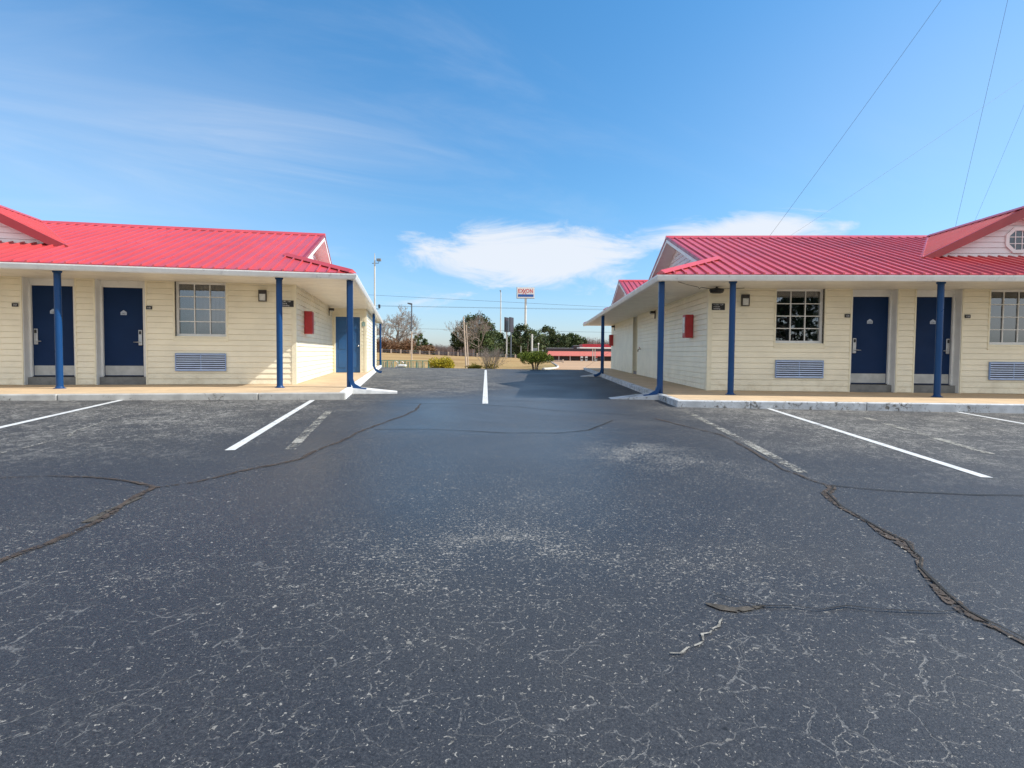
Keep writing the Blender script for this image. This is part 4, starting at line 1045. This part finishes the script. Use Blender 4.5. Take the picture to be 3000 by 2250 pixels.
    q = MB(); P = [wpos('R', a, t, z) for a, t, z in ((-1.0, -1.25, 2.325), (-.75, -1.0, 2.30), (-.45, -.75, 2.275), (-.42, -.72, 2.24), (-.38, -.70, 2.275), (-.1, -.42, 2.28), (.2, -.3, 2.29), (.7, -.25, 2.315))]
    q.tube(P, .006, 6); tag(q.build('lamp_cable', MAT['black']), 'thin black cable sagging under the right corner soffit', 'cable')
fixtures()

# ------------------------------------------------------------------ plants
def quadleaf(mb, c, s, rnd, flat=0.0):
    n = Vector((rnd.gauss(0, 1), rnd.gauss(0, 1), rnd.gauss(0, 1) + flat)).normalized()
    a = n.orthogonal().normalized(); a.rotate(Matrix.Rotation(rnd.uniform(0, 6.28), 3, n)); b = n.cross(a)
    a *= s * rnd.uniform(.7, 1.3); b *= s * rnd.uniform(.35, .7)
    mb.face([c - a, c - b * .9, c + a, c + b * .9])
def limb(mb, p, d, ln, r, depth, rnd, up=.15, kids=3, spread=.7, rmin=.01, bend=.18, tips=None):
    pts = [Vector(p)]; dd = Vector(d).normalized(); n = 3
    for i in range(n):
        dd = (dd + Vector((rnd.gauss(0, bend), rnd.gauss(0, bend), rnd.gauss(0, bend) + up * .3))).normalized()
        pts.append(pts[-1] + dd * ln / n)
    mb.tube(pts, [max(rmin, r * (1 - .42 * i / n)) for i in range(n + 1)], 5 if r > .04 else 3, cap=False)
    if tips is not None and depth <= 1: tips.append(pts[-1].copy())
    if depth <= 0: return
    for k in range(kids):
        f = rnd.uniform(.35, 1.0) if k else 1.0
        i = min(n - 1, int(f * n)); base = pts[i].lerp(pts[i + 1], f * n - i) if i < n else pts[-1]
        side_ = Vector((rnd.gauss(0, 1), rnd.gauss(0, 1), rnd.gauss(0, .5) + up)).normalized()
        nd = (dd * (1 - spread * .55) + side_ * spread * .75).normalized()
        limb(mb, base, nd, ln * rnd.uniform(.58, .8), r * rnd.uniform(.45, .62), depth - 1, rnd, up, kids, spread, rmin, bend, tips)
def bare_tree(loc, h, label, group, seed, depth=5, kids=3, spread=.75, rmin=.018, name='bare_tree', lean=(0, 0, 1), r0=None):
    rnd = random.Random(seed); t = thing(name, loc, 0, label, 'tree', group)
    r0 = r0 or h * .026
    tr = MB(); top = h * .30
    tr.tube([(0, 0, -.4), (0, 0, 0), (rnd.gauss(0, .02) * h * .3, 0, top * .6), (0, 0, top)], [r0 * 1.35, r0 * 1.1, r0 * .9, r0 * .8], 8)
    tr.build('trunk', MAT['bark'], t, smooth_=True)
    cr = MB()
    for k in range(5):
        an = 2 * math.pi * (k + rnd.random() * .6) / 5; e = rnd.uniform(.35, 1.25)
        d = Vector((math.cos(an), math.sin(an), e * 1.3))
        limb(cr, (0, 0, top * rnd.uniform(.7, 1)), d, h * .30, r0 * .55, depth - 1, rnd, .25, kids, spread, rmin)
    limb(cr, (0, 0, top * .95), (0, 0, 1), h * .30, r0 * .7, depth - 1, rnd, .25, kids, spread, rmin)
    cr.build('crown', MAT['twig'], t)
    return t
def leafy_tree(loc, h, w, label, group, seed, mat='pine', name='pine_tree', n=2600, leaf=.22, lo=.18, shape='round', clumps=26, dead=False):
    rnd = random.Random(seed); t = thing(name, loc, 0, label, 'tree', group)
    tr = MB(); r0 = h * .02
    pts = [(0, 0, -.4), (0, 0, 0), (rnd.gauss(0, .1), rnd.gauss(0, .1), h * .4), (rnd.gauss(0, .15), 0, h * .75), (0, 0, h * .93)]
    tr.tube(pts, [r0 * 1.3, r0, r0 * .8, r0 * .45, .02], 7)
    cl = []
    for i in range(clumps):
        f = rnd.random() ** .85; z = h * (lo + (1 - lo) * f)
        if shape == 'cone': rr = w * .5 * (1 - f) ** .8 * .9 + .12
        else: rr = w * .5 * math.sqrt(max(.06, 1 - (2 * f - .85) ** 2 / 1.4))
        an = rnd.uniform(0, 6.28); r = rr * rnd.uniform(.35, 1.0)
        c = Vector((math.cos(an) * r, math.sin(an) * r, z - rnd.uniform(0, .05) * h)); cl.append((c, rnd.uniform(.55, 1.15)))
        tr.tube([(0, 0, max(.1, c.z - r * .55)), (c.x * .55, c.y * .55, c.z - r * .2), tuple(c)], [r0 * .38, r0 * .22, .012], 4, cap=False)
    if dead:
        for k in range(7): limb(tr, (0, 0, h * rnd.uniform(.3, .75)), (rnd.gauss(0, 1), rnd.gauss(0, 1), 1.4), h * .22, .06, 3, rnd, .3, 3, .7, .018)
    tr.build('trunk', MAT['bark'], t)
    cr = MB(); R0 = w * .5 * (.36 if shape == 'round' else .30)
    cl.append((Vector((0, 0, h * .95)), .6))
    per = n // len(cl)
    for c, k in cl:
        for i in range(per):
            d = Vector((rnd.gauss(0, 1), rnd.gauss(0, 1), rnd.gauss(0, .62))).normalized() * (rnd.random() ** .45) * R0 * k
            quadleaf(cr, c + d, leaf, rnd, .4)
    cr.build('crown', MAT[mat], t)
    return t
def shrub(loc, w, h, mat, label, seed, n=2500, leaf=.05, name='shrub', group=None, trunk=False, flat=False, dep=None, stems=14):
    rnd = random.Random(seed); t = thing(name, loc, 0, label, 'shrub', group)
    cr = MB(); zc = h * (.60 if trunk else .45); hh = h * (.40 if trunk else .55)
    lobes = []
    for i in range(16):
        an = rnd.uniform(0, 6.28); r = rnd.uniform(.2, .78)
        lobes.append(Vector((math.cos(an) * r * w * .5, math.sin(an) * r * (dep or w) * .5, zc + rnd.uniform(-.5, .6) * hh * (1 - r * .6))))
    for i in range(n):
        c = lobes[rnd.randrange(16)]
        d = Vector((rnd.gauss(0, 1), rnd.gauss(0, 1), rnd.gauss(0, .7))).normalized() * (.75 + .25 * rnd.random())
        p = c + Vector((d.x * w * .25, d.y * (dep or w) * .25, d.z * hh * .55))
        if p.z < (.28 * h if trunk else .01): p.z = (.28 * h if trunk else .02) + rnd.random() * .05
        quadleaf(cr, p, leaf, rnd, .3)
    cr.build('crown', MAT[mat], t)
    st = MB()
    for k in range(stems if trunk else 6):
        an = rnd.uniform(0, 6.28); r = w * (.10 if trunk else .2)
        st.tube([(math.cos(an) * r * .4, math.sin(an) * r * .4, -.25), (math.cos(an) * r, math.sin(an) * r, h * .25), (math.cos(an) * w * .24, math.sin(an) * w * .24, zc)], [.035, .028, .012], 6)
    st.build('stems', MAT['bark'], t)
    return t
def on_land(u, y, v=1050):
    p = at(u, v, y); return Vector((p.x, y, H(p.x, y)))

def far_plants():
    # the mushroom-clipped evergreen and the twiggy shrub at the lot edge
    p = at(1568, 1083, 32.2); shrub((p.x, 32.2, H(p.x, 32.2)), 1.85, 1.12, 'boxleaf', 'round clipped evergreen bush on bare stems at the lot edge', 3, 6500, .045, 'evergreen_bush', trunk=True)
    p = at(1437, 1083, 32.4)
    t = thing('bare_shrub', (p.x, 32.4, H(p.x, 32.4)), 0, 'leafless fan-shaped crape myrtle shrub behind the centre stripe', 'shrub')
    rnd = random.Random(5); st = MB()
    for k in range(24):
        an = rnd.uniform(0, 6.28); s = rnd.uniform(.15, .95)
        limb(st, (math.cos(an) * .12, math.sin(an) * .12, -.12), (math.cos(an) * s, math.sin(an) * s, .8), .60, .016, 3, rnd, .30, 3, .42, .0040, .10)
    st.build('branches', MAT['twig'], t)
    c = MB()
    for k in range(420):
        q = Vector((rnd.gauss(0, .22), rnd.gauss(0, .2), abs(rnd.gauss(.15, .14)))); quadleaf(c, q, .045, rnd)
    c.build('low_leaves', MAT['juniper'], t)
    p = at(1294, 1072, 36.0); shrub((p.x, 36.0, H(p.x, 36)), 1.62, 1.05, 'yellowleaf', 'yellow-green clipped hedge bush beside the green fence', 8, 5200, .05, 'hedge_bush')
    p = at(1392, 1078, 32.6); shrub((p.x, 32.6, H(p.x, 32.6) - .02), .98, .30, 'juniper', 'low olive juniper mat left of the leafless shrub', 9, 2200, .04, 'juniper')
    p = at(1387, 1070, 35.0); shrub((p.x, 35.0, H(p.x, 35)), .5, .62, 'juniper', 'small twiggy plant behind the juniper mat', 10, 420, .035, 'shrub')
    # big bare tree on the left with rusty brush under it
    p = on_land(1166, 104); bare_tree(p, 8.6, 'large leafless tree behind the left wing', 'leafless trees beyond the field', 21, 6, 3, .80, .018, r0=.26)
    p = on_land(1128, 118); bare_tree(p, 7.0, 'smaller leafless tree half hidden by the left wing', 'leafless trees beyond the field', 22, 5, 3, .75, .02)
    p = on_land(1196, 125); bare_tree(p, 6.0, 'thin leafless tree right of the large leafless one', 'leafless trees beyond the field', 23, 5, 3, .7, .02)
    for i, (u, w, h, mt, lab) in enumerate(((1126, 3.2, 2.9, 'rust', 'rusty brown brush beside the left porch post'), (1150, 3.0, 3.2, 'rust', 'rusty brown brush under the large leafless tree'), (1176, 3.2, 2.6, 'rust', 'low rusty brush right of the large trunk'),
                                             (1199, 2.6, 3.0, 'rust', 'rusty brush behind the dark lamp pole'), (1140, 3.4, 1.3, 'cedar', 'dark green low bush behind the rail fence far left'), (1188, 3.6, 1.4, 'cedar', 'dark green low bush behind the rail fence below the brush'),
                                             (1248, 3.4, 2.0, 'rust', 'olive brown brush right of the cedars'))):
        q = on_land(u, 99 + i * .7); shrub(q, w, h, mt, lab, 30 + i, 1500, .13, 'brush', 'brush along the far side of the field', dep=2.2)
    for i, (u, h, w) in enumerate(((1219, 3.6, 2.2), (1232, 3.9, 2.4), (1245, 3.1, 2.2), (1262, 2.0, 2.0))):
        leafy_tree(on_land(u, 108 + i), h, w, ('dark cedar just right of the lamp pole', 'tallest dark cedar of the small clump', 'low cedar at the right of the clump', 'small shadowed cedar before the brown wood')[i], 'small cedars beyond the field', 50 + i, 'cedar', 'cedar_tree', 900, .16, .05, 'cone', 16)
    # big open pine clump in the middle
    for i, (u, y, h, w, lab) in enumerate(((1394, 96, 6.9, 6.2, 'tallest open pine of the clump behind the leaning poles'), (1356, 98, 5.0, 4.4, 'short pine on the left of the clump'), (1424, 97, 5.4, 5.4, 'broad pine on the right of the clump'), (1410, 94, 3.9, 4.8, 'low pine in front of the clump'))):
        leafy_tree(on_land(u, y), h, w, lab, 'pines in the middle clump', 60 + i, 'pine' if i != 3 else 'cedar', 'pine_tree', 3000, .19, .30 if i < 2 else .15, 'round', 34, dead=i in (0, 2))
    bare_tree(on_land(1374, 93), 6.9, 'thin leafless tree growing through the pine clump', 'leafless trees beyond the field', 71, 5, 3, .5, .014, r0=.09)
    bare_tree(on_land(1402, 92), 6.2, 'pale leafless saplings in front of the pine clump', 'leafless trees beyond the field', 72, 5, 3, .5, .014, r0=.08)
    row = ((1446, 4.9, 3.8), (1466, 4.6, 3.6), (1490, 4.2, 4.0), (1512, 5.6, 4.4), (1524, 6.6, 4.2), (1545, 5.5, 4.2), (1560, 5.8, 3.6), (1578, 4.6, 3.8), (1596, 6.4, 4.4), (1614, 6.0, 4.6), (1634, 4.9, 4.6), (1654, 4.7, 4.2), (1673, 5.2, 3.8), (1688, 4.2, 3.6), (1704, 3.8, 3.4))
    for i, (u, h, w) in enumerate(row):
        y = (128 if u < 1590 else 285) + (i * 7 % 11); k = y / 130; h *= k; w *= k
        p = on_land(u, y); zt = at(u, 1058 if u > 1600 else 1052, y).z
        leafy_tree(Vector((p.x, p.y, min(p.z, zt) - .2)), h + 1.2 * k, w + 2.0 * k, 'dark evergreen number %d from the left in the far row' % (i + 1), 'evergreens in the far row', 80 + i, 'pine' if i % 3 else 'cedar', 'evergreen_tree', 2200, .25 * k, .06, 'cone' if i % 2 else 'round', 24)
    # leafless woodland far behind, one mass
    rnd = random.Random(3); mb = MB()
    for k in range(13000):
        x = rnd.uniform(-180, 230); y = rnd.uniform(330, 420)
        hgt = (10.2 + 1.6 * math.sin(x * .055 + 1) + 1.1 * math.sin(x * .17) + rnd.uniform(-1.8, 1.4)) * (1 + (y - 330) / 600)
        if x > 20: hgt += 3.5
        b = Vector((x, y, -4.0)); lean = Vector((rnd.gauss(0, .5), 0, hgt)); w = rnd.uniform(.14, .42)
        mb.face([b + Vector((-w, 0, 0)), b + Vector((w, rnd.gauss(0, .3), 0)), b + lean])
        for j in range(2):
            f = rnd.uniform(.35, .9); c = b + lean * f; s = Vector((rnd.choice((-1, 1)) * rnd.uniform(.7, 2.4), rnd.gauss(0, .6), rnd.uniform(.6, 2.2)))
            mb.face([c, c + s, c + Vector((0, 0, .22))])
    tag(mb.build('woodland', MAT['wood_far']), 'mauve brown leafless woodland on the skyline', kind='stuff')
    # trees across the road behind the camera; the right window mirrors them
    for i, (x, y, h, w) in enumerate(((13.5, -19, 9.5, 7), (19.5, -23, 10, 8), (-34, -30, 7, 7))):
        leafy_tree(Vector((x, y, gz(x) - .1)), h, w, ('dark evergreen mirrored in the right window', 'second evergreen mirrored in the right window', 'tree behind the viewer to the left')[i], 'trees behind the viewer', 120 + i, 'pine', 'pine_tree', 4200, .26, .12, 'round', 46)
far_plants()

# ------------------------------------------------------------------ poles, signs, wires, fence
def distant():
    # tall pale pole with floodlights behind the left wing
    y = 62.0; p = at(1098, 1030, y); zb = H(p.x, y)
    q = thing('floodlight_pole', (p.x, y, zb), 0, 'tall pale pole with flood lights above the left eave', 'light pole')
    ztop = at(1098, 742, y).z - zb
    b = MB(); b.tube([(0, 0, -.3), (0, 0, ztop - 1.1), (0, 0, ztop)], [.10, .085, .03], 10); b.build('pole', MAT['pole'], q)
    z1 = at(1098, 771, y).z - zb; z2 = at(1098, 905, y).z - zb
    b = MB(); b.tube([(-.28, 0, z1 - .02), (0, 0, z1), (.42, 0, z1), (.47, 0, z1 + .22)], .035, 6); b.build('upper_arm', MAT['darkpole'], q)
    b = MB(); b.box(.22, .70, -.16, .16, z1 + .22, z1 + .50); bevel(b.build('flood_head', MAT['tank'], q), .03)
    b = MB(); b.tube([(-.35, 0, z2 + .1), (-.35, 0, z2), (.5, 0, z2), (.5, 0, z2 + .15)], .04, 6); b.build('lower_arm', MAT['darkpole'], q)
    for sx in (-.38, .5):
        b = MB(); b.box(sx - .08, sx + .08, -.2, .2, z2 + .10, z2 + .48); bevel(b.build('flood_head', MAT['black'], q), .03)
    # dark lamp pole with a shoebox head
    y = 74.0; p = at(1206, 1030, y); zb = H(p.x, y)
    q = thing('street_lamp', (p.x, y, zb), 0, 'dark lamp pole with a box head left of the gap', 'street lamp')
    zt = at(1206, 889, y).z - zb; zm = at(1206, 972, y).z - zb
    b = MB(); b.tube([(0, 0, zm), (0, 0, zt)], .085, 8); b.build('upper_pole', MAT['darkpole'], q)
    b = MB(); b.tube([(0, 0, -.3), (0, 0, zm - .01)], .09, 8); b.build('lower_pole', MAT['woodpole'], q)
    b = MB(); b.box(-.14, .14, -.12, .12, zm - .12, zm + .06); b.build('junction_box', MAT['pole'], q)
    b = MB(); b.prism([(-.55, -.18, zt - .05), (-.12, -.18, zt - .18), (.06, -.18, zt - .12), (.06, -.18, zt + .02), (-.5, -.18, zt + .10)], (0, .36, 0)); bevel(b.build('lamp_head', MAT['darkpole'], q), .02)
    # two pale slightly leaning poles
    for (u0, v0, u1, v1, y, r, lab) in ((1358, 928, 1366, 1082, 52, .075, 'taller of two pale leaning poles by the pine clump'), (1366, 952, 1372, 1076, 60, .06, 'shorter of two pale leaning poles by the pine clump')):
        A = at(u0, v0, y); Bq = at(u1, v1, y); zb = H(Bq.x, y); Bq = Bq + (Bq - A).normalized() * max(0, (Bq.z - zb) + .3)
        q = thing('leaning_pole', (Bq.x, y, zb), 0, lab, 'pole', 'pale leaning poles')
        b = MB(); b.tube([Bq - Vector((Bq.x, y, zb)), A - Vector((Bq.x, y, zb))], [r * 1.15, r * .8], 8); b.build('pole_shaft', MAT['woodpole'], q)
    # curved arm street lamp
    y = 95.0; p = at(1388, 1040, y); zb = H(p.x, y)
    q = thing('street_lamp', (p.x, y, zb), 0, 'pale street lamp with a curved arm before the pine clump', 'street lamp')
    zt = at(1388, 978, y).z - zb
    b = MB(); b.tube([(0, 0, -.3), (0, 0, zt), (-.12, 0, zt + .25), (-.5, 0, zt + .42), (-1.0, 0, zt + .40)], [.07, .055, .045, .04, .05], 8); b.build('arm_and_pole', MAT['pole'], q)
    b = MB(); b.box(-1.25, -.95, -.09, .09, zt + .34, zt + .42); bevel(b.build('lamp_head', MAT['pole'], q), .02)
    # white flag pole
    y = 150.0; p = at(1466, 1040, y); zb = H(p.x, y)
    q = thing('flagpole', (p.x, y, zb), 0, 'tall white flagpole without a flag left of the brown sign', 'flagpole')
    zt = at(1466, 856, y).z - zb
    b = MB(); b.tube([(0, 0, -.3), (0, 0, zt)], [.22, .13], 10); b.build('pole', MAT['pole'], q)
    b = MB(); b.tube([(-.1, 0, zt), (-.1, 0, zt + .4), (-.25, 0, zt + .6)], [.1, .22, .05], 8); b.build('finial', MAT['tank'], q)
    # Exxon sign
    y = 160.0; p = at(1538.5, 1046, y); zb = H(p.x, y)
    q = thing('pylon_sign', (p.x, y, zb), 0, 'white pylon sign with red lettering over a blue bar', 'sign')
    k = y / FPX * 1.0
    zc = at(1538, 858, y).z - zb; w = 25.5 * k; h = 15.5 * k
    b = MB(); b.tube([(0, 0, -.5), (0, 0, zc - h)], [.36, .30], 12); b.build('pole', MAT['pole'], q)
    b = MB(); b.box(-w, w, -.35, .35, zc - h, zc + h); o = b.build('sign_box', MAT['panel'], q)
    b = MB(); b.box(-w - .12, -w - .005, -.4, .4, zc - h - .1, zc + h + .1); b.box(-w, w, -.4, .4, zc - h - .1, zc - h - .005); b.build('sign_frame', MAT['tank'], q)
    b = MB(); b.box(-w + .28, w - .28, -.37, -.352, zc - h + .35, zc - h + 1.05); b.build('blue_bar', MAT['exblue'], o)
    l = MB(); s = .145; Y0, Y1 = -.38, -.352
    def seg(x0, z0, x1, z1, t=s):
        d = Vector((x1 - x0, 0, z1 - z0)).normalized(); n = Vector((-d.z, 0, d.x)) * t * .5
        A, Bq = Vector((x0, Y1, z0)), Vector((x1, Y1, z1))
        l.prism([A + n, A - n, Bq - n, Bq + n], (0, Y0 - Y1, 0))
    zb_, zt_ = zc - .05, zc + 1.05
    x = -w + .35
    seg(x + .09, zb_, x + .09, zt_); seg(x + .18, zt_ - .09, x + .72, zt_ - .09); seg(x + .18, (zb_ + zt_) / 2, x + .62, (zb_ + zt_) / 2); seg(x + .18, zb_ + .09, x + .72, zb_ + .09)
    seg(x + .82, zt_, x + 1.50, zb_ + .0); seg(x + 1.52, zt_ + .05, x + .80, zb_)
    Y0 -= .004
    seg(x + 1.36, zt_, x + 2.22, zb_ - .44); seg(x + 2.16, zt_, x + 1.24, zb_ - .44)
    cx, cz, ro, ri = x + 2.62, (zb_ + zt_) / 2, .54, .38
    for k2 in range(20):
        a0, a1 = 2 * math.pi * k2 / 20, 2 * math.pi * (k2 + 1) / 20
        l.prism([(cx + ro * .92 * math.cos(a0), Y1, cz + ro * math.sin(a0)), (cx + ro * .92 * math.cos(a1), Y1, cz + ro * math.sin(a1)), (cx + ri * .88 * math.cos(a1), Y1, cz + ri * math.sin(a1)), (cx + ri * .88 * math.cos(a0), Y1, cz + ri * math.sin(a0))], (0, Y0 - Y1, 0))
    seg(x + 3.36, zb_, x + 3.36, zt_); seg(x + 3.98, zb_, x + 3.98, zt_); seg(x + 3.36, zt_ - .05, x + 3.98, zb_ + .05)
    l.build('lettering', MAT['exred'], o)
    # dark brown two-sided sign seen edge-on
    y = 118.0; p = at(1489, 1050, y); zb = H(p.x, y); zt = at(1489, 930, y).z - zb; z0 = at(1489, 973, y).z - zb
    q = thing('roadside_sign', (p.x, y, zb), R(72), 'dark brown double sign board seen at an angle', 'sign')
    for s2 in (-.62, .42):
        b = MB(); b.tube([(0, s2 * .9, -.3), (0, s2 * .9, z0 + .3)], .13, 8); b.build('pole', MAT['pole'] if s2 > 0 else MAT['darkpole'], q)
    for s2 in (-.62, .42):
        b = MB(); b.box(-1.15, 1.15, s2 - .12, s2 + .12, z0, zt); b.build('sign_panel', MAT['brownsign'], q)
    # stubby pale poles, box and lamp near the evergreen row
    for (u, vt, r, lab, hd) in ((1558, 979, .20, 'thick pale pole right of the pylon sign', None), (1577, 1010, .07, 'short pole with a round lamp head before the evergreens', 'ball'), (1590, 1024, .06, 'very short pale pole left of the shop', None), (1526, 1015, .06, 'thin pale pole behind the clipped bush', None)):
        y = 115.0; p = at(u, 1050, y); zb = H(p.x, y); zt = at(u, vt, y).z - zb
        q = thing('pole', (p.x, y, zb), 0, lab, 'pole', 'short poles in front of the evergreens')
        b = MB(); b.tube([(0, 0, -.3), (0, 0, zt)], r, 8); b.build('pole_shaft', MAT['pole'], q)
        if hd: b = MB(); b.tube([(0, 0, zt), (0, 0, zt + .12), (0, 0, zt + .26), (0, 0, zt + .34)], [.08, .16, .16, .05], 10); b.build('lamp_head', MAT['panel'], q)
    y = 116; p = at(1566, 1026, y); q = thing('utility_cabinet', (p.x, y, H(p.x, y)), 0, 'grey cabinet on legs between two pale poles', 'cabinet')
    zc = p.z - H(p.x, y)
    b = MB(); b.box(-.55, .55, -.3, .3, zc - .42, zc + .42); bevel(b.build('cabinet_body', MAT['tank'], q), .03)
    b = MB()
    for sx in (-.45, .45): b.box(sx - .04, sx + .04, -.04, .04, -.2, zc - .42)
    b.build('legs', MAT['darkpole'], q)
    # wooden rail fence at the top of the field, one bay after another
    b = MB(); r = MB(); pts = []
    for i in range(20):
        u = 1118 + i * 28.0; y = 91.0; p = at(u, 1040, y); pts.append(Vector((p.x, y, H(p.x, y))))
    q = thing('rail_fence', pts[0], 0, 'long weathered wooden rail fence across the top of the field', 'fence')
    o = pts[0]
    for i, p in enumerate(pts):
        m1 = MB(); c = p - o; m1.box(c.x - .11, c.x + .11, -.1, .1, c.z - .3, c.z + .62); m1.build('fence_post', MAT['woodpole'], q)
        if i < len(pts) - 1:
            d = pts[i + 1] - o
            for hh in (.26, .50):
                r.tube([c + Vector((0, 0, hh)), d + Vector((0, 0, hh))], .055, 4)
    r.build('rails', MAT['darkpole'], q)
    # green pool fence with pale slats
    y = 44.0; A = at(1100, 1056, y); Bq = at(1256, 1057.5, y); zb = min(H(A.x, y), H(Bq.x, y))
    q = thing('pool_fence', (A.x, y, zb), 0, 'green metal fence with pale slats behind the left wing', 'fence')
    n = 9; W_ = Bq.x - A.x; ht = A.z - zb
    f = MB(); f.tube([(0, 0, ht), (W_, 0, Bq.z - zb)], .03, 6); f.tube([(0, 0, ht * .18), (W_, 0, ht * .18)], .02, 6); f.build('rails', MAT['greenfence'], q)
    for i in range(n + 1):
        x = W_ * i / n; s = MB(); s.tube([(x, 0, -.2), (x, 0, ht + .03)], .07 if i == n else .035, 6); s.build('fence_post', MAT['greenfence'], q)
    rnd = random.Random(6)
    s = MB(); x = .1
    while x < W_ - .3:
        if rnd.random() < .8: s.box(x, x + .045, -.012, .012, ht * .12, ht * rnd.uniform(.88, .97))
        x += .105
    s.build('slats', MAT['paleslat'], q)
    s = MB(); x = .05
    while x < W_ - .3:
        if rnd.random() < .5: s.box(x, x + .03, .02, .03, ht * .12, ht * .93)
        x += .09
    s.build('mesh_infill', MAT['greenfence'], q)
    y = 46.0; p = at(1160, 1070, y); zb = H(p.x, y)
    q = thing('pool_ladder', (p.x, y, zb), 0, 'pair of pale curved pool handrails behind the green fence', 'ladder')
    zt = at(1160, 1056, y).z - zb
    for dx in (-.2, .25):
        b = MB(); b.tube([(dx - .25, 0, 0), (dx - .25, 0, zt * .55), (dx - .1, 0, zt * .85), (dx + .15, 0, zt), (dx + .4, 0, zt * .85)], .03, 6); b.build('handrail', MAT['panel'], q)
    y = 43.0; p = at(1172, 1074, y); zb = H(p.x, y); 
    q = thing('pool_pump', (p.x, y, zb), 0, 'white topped dark equipment before the green fence', 'equipment')
    zt = at(1172, 1068, y).z - zb
    b = MB(); b.box(-.35, .25, -.25, .25, 0, zt * .85); bevel(b.build('housing', MAT['tank'], q), .05)
    b = MB(); b.box(-.1, .45, -.28, .28, zt * .86, zt); bevel(b.build('white_lid', MAT['panel'], q), .04)
    # fuel station shop
    y = 250.0
    A = at(1600, 1052, y); zb = H(A.x, y); z_aw0 = at(1600, 1041.5, y).z; z_aw1 = at(1600, 1028.5, y).z; z_rf = at(1600, 1019.5, y).z
    q = thing('shop_building', (A.x, y, zb), 0, 'long low shop with salmon awning and dark mansard roof', 'building')
    Lx = 40.0
    b = MB(); b.box(.5, Lx, 0, 14, -.5, z_aw0 - zb + .1); b.build('wall', MAT['brick'], q)
    b = MB(); b.prism([(0, -2.6, z_aw0 - zb), (0, 0, z_aw1 - zb), (0, .2, z_aw1 - zb - .1), (0, .2, z_aw0 - zb - .1), (0, -2.6, z_aw0 - zb - .15)], (Lx, 0, 0)); b.build('awning', MAT['shoproof'], q)
    b = MB(); b.box(.3, Lx, .3, 13, z_aw1 - zb - .2, z_rf - zb); b.box(12, 18, .1, 8, z_rf - zb, z_rf - zb + 1.2); b.build('mansard_roof', MAT['mansard'], q)
    b = MB(); b.box(.2, 12, .2, .28, z_rf - zb - .12, z_rf - zb + .15); b.box(11.9, 18.1, -.0, .08, z_rf - zb + 1.1, z_rf - zb + 1.3); b.build('roof_edge', MAT['tank'], q)
    for i in range(8):
        x = 1.2 + i * 4.9
        b = MB(); b.box(x, x + 3.6, -.06, -.01, .2, z_aw0 - zb - .4); b.build('shop_window', MAT['darkglass'], q)
        b = MB(); b.box(x - .8, x - .6, -2.5, -2.3, -.3, z_aw0 - zb - .1); b.build('awning_post', MAT['pole'], q)
    # pump canopy
    y = 196.0; A = at(1699, 1022, y); zb = H(A.x + 6, y); zt0 = at(1699, 1020.5, y).z - zb; zt1 = at(1699, 1008, y).z - zb
    q = thing('fuel_canopy', (A.x, y, zb), 0, 'red and white fuel station canopy on pale posts', 'canopy')
    b = MB(); b.box(0, 22, 0, 9, zt0, zt0 + .42); b.build('white_fascia', MAT['panel'], q)
    b = MB(); b.box(.9, 22, .1, 8.9, zt0 + .425, zt1); b.build('red_fascia', MAT['canopy'], q)
    for x in (4.6, 5.4, 12.5):
        b = MB(); b.box(x - .14, x + .14, 1.0, 1.3, -.5, zt0 - .005); b.build('canopy_post', MAT['pole'], q)
    P0 = None
    for x, lab in ((.9, 'pale fuel pump left of the canopy posts'), (2.5, 'pale fuel pump beside the canopy posts'), (5.9, 'red and pale fuel pump under the canopy')):
        yy = y + 2; g = thing('fuel_pump', (A.x + x, yy, H(A.x + x, yy)), 0, lab, 'fuel pump', 'fuel pumps')
        b = MB(); b.box(-.35, .35, -.3, .3, -.2, 1.3); b.build('pump_body', MAT['pole'], g)
        b = MB(); b.box(-.28, .28, -.32, -.301, .7, 1.2); b.build('pump_screen', MAT['darkglass'], g)
        b = MB(); b.box(-.42, .42, -.34, .34, 1.305, 1.7); b.build('pump_header', MAT['exred'] if x > 5 else MAT['panel'], g)
    # overhead power lines crossing behind the gap
    for (u0, v0, u1, v1, y, rr, lab) in ((1060, 863, 1760, 899, 84, .022, 'highest power line crossing behind the gap'), (1060, 896, 1760, 908, 84, .020, 'second power line crossing behind the gap'), (1300, 899, 1760, 905.5, 90, .015, 'third thin power line close under the second'), (1060, 960, 1760, 973.5, 86, .022, 'lowest power line just above the trees')):
        A, Bq = at(u0, v0, y), at(u1, v1, y); d = Bq - A
        P = []
        for i in range(-12, 25):
            f = i / 12; c = A + d * f; c.z += .05 * ((f - .5) ** 2) * 1.2; P.append(c)
        b = MB(); b.tube(P, rr, 4); tag(b.build('power_line', MAT['wire']), lab, 'power line', 'power lines across the gap')
    # guy wires rising from behind the right wing
    for (ua, va, ub, vb, y0, y1, rr, lab) in ((2196, 758, 2800, -60, 36, 26, .012, 'guy wire rising from the middle of the right roof ridge'), (2196, 758, 3120, 148, 36, 44, .009, 'faint guy wire slanting low to the right edge'),
                                              (2762, 812, 2966, -60, 38, 28, .012, 'steep guy wire beside the dormer'), (2775, 825, 3100, 66, 38, 36, .010, 'short guy wire rising right of the steep one')):
        A, Bq = at(ua, va, y0), at(ub, vb, y1); d = A - Bq
        G0 = A + d * ((A.z - H(A.x, A.y)) / max(.5, -d.z)) if d.z < 0 else A
        P = []
        for i in range(49):
            f = i / 24; c = G0 + (Bq - G0) * f; c.z -= 1.1 * f * (1 - f) if f < 1 else 0; P.append(c)
        b = MB(); b.tube(P, rr * .62, 5); tag(b.build('guy_wire', MAT['wire']), lab, 'guy wire', 'guy wires above the right wing')
distant()
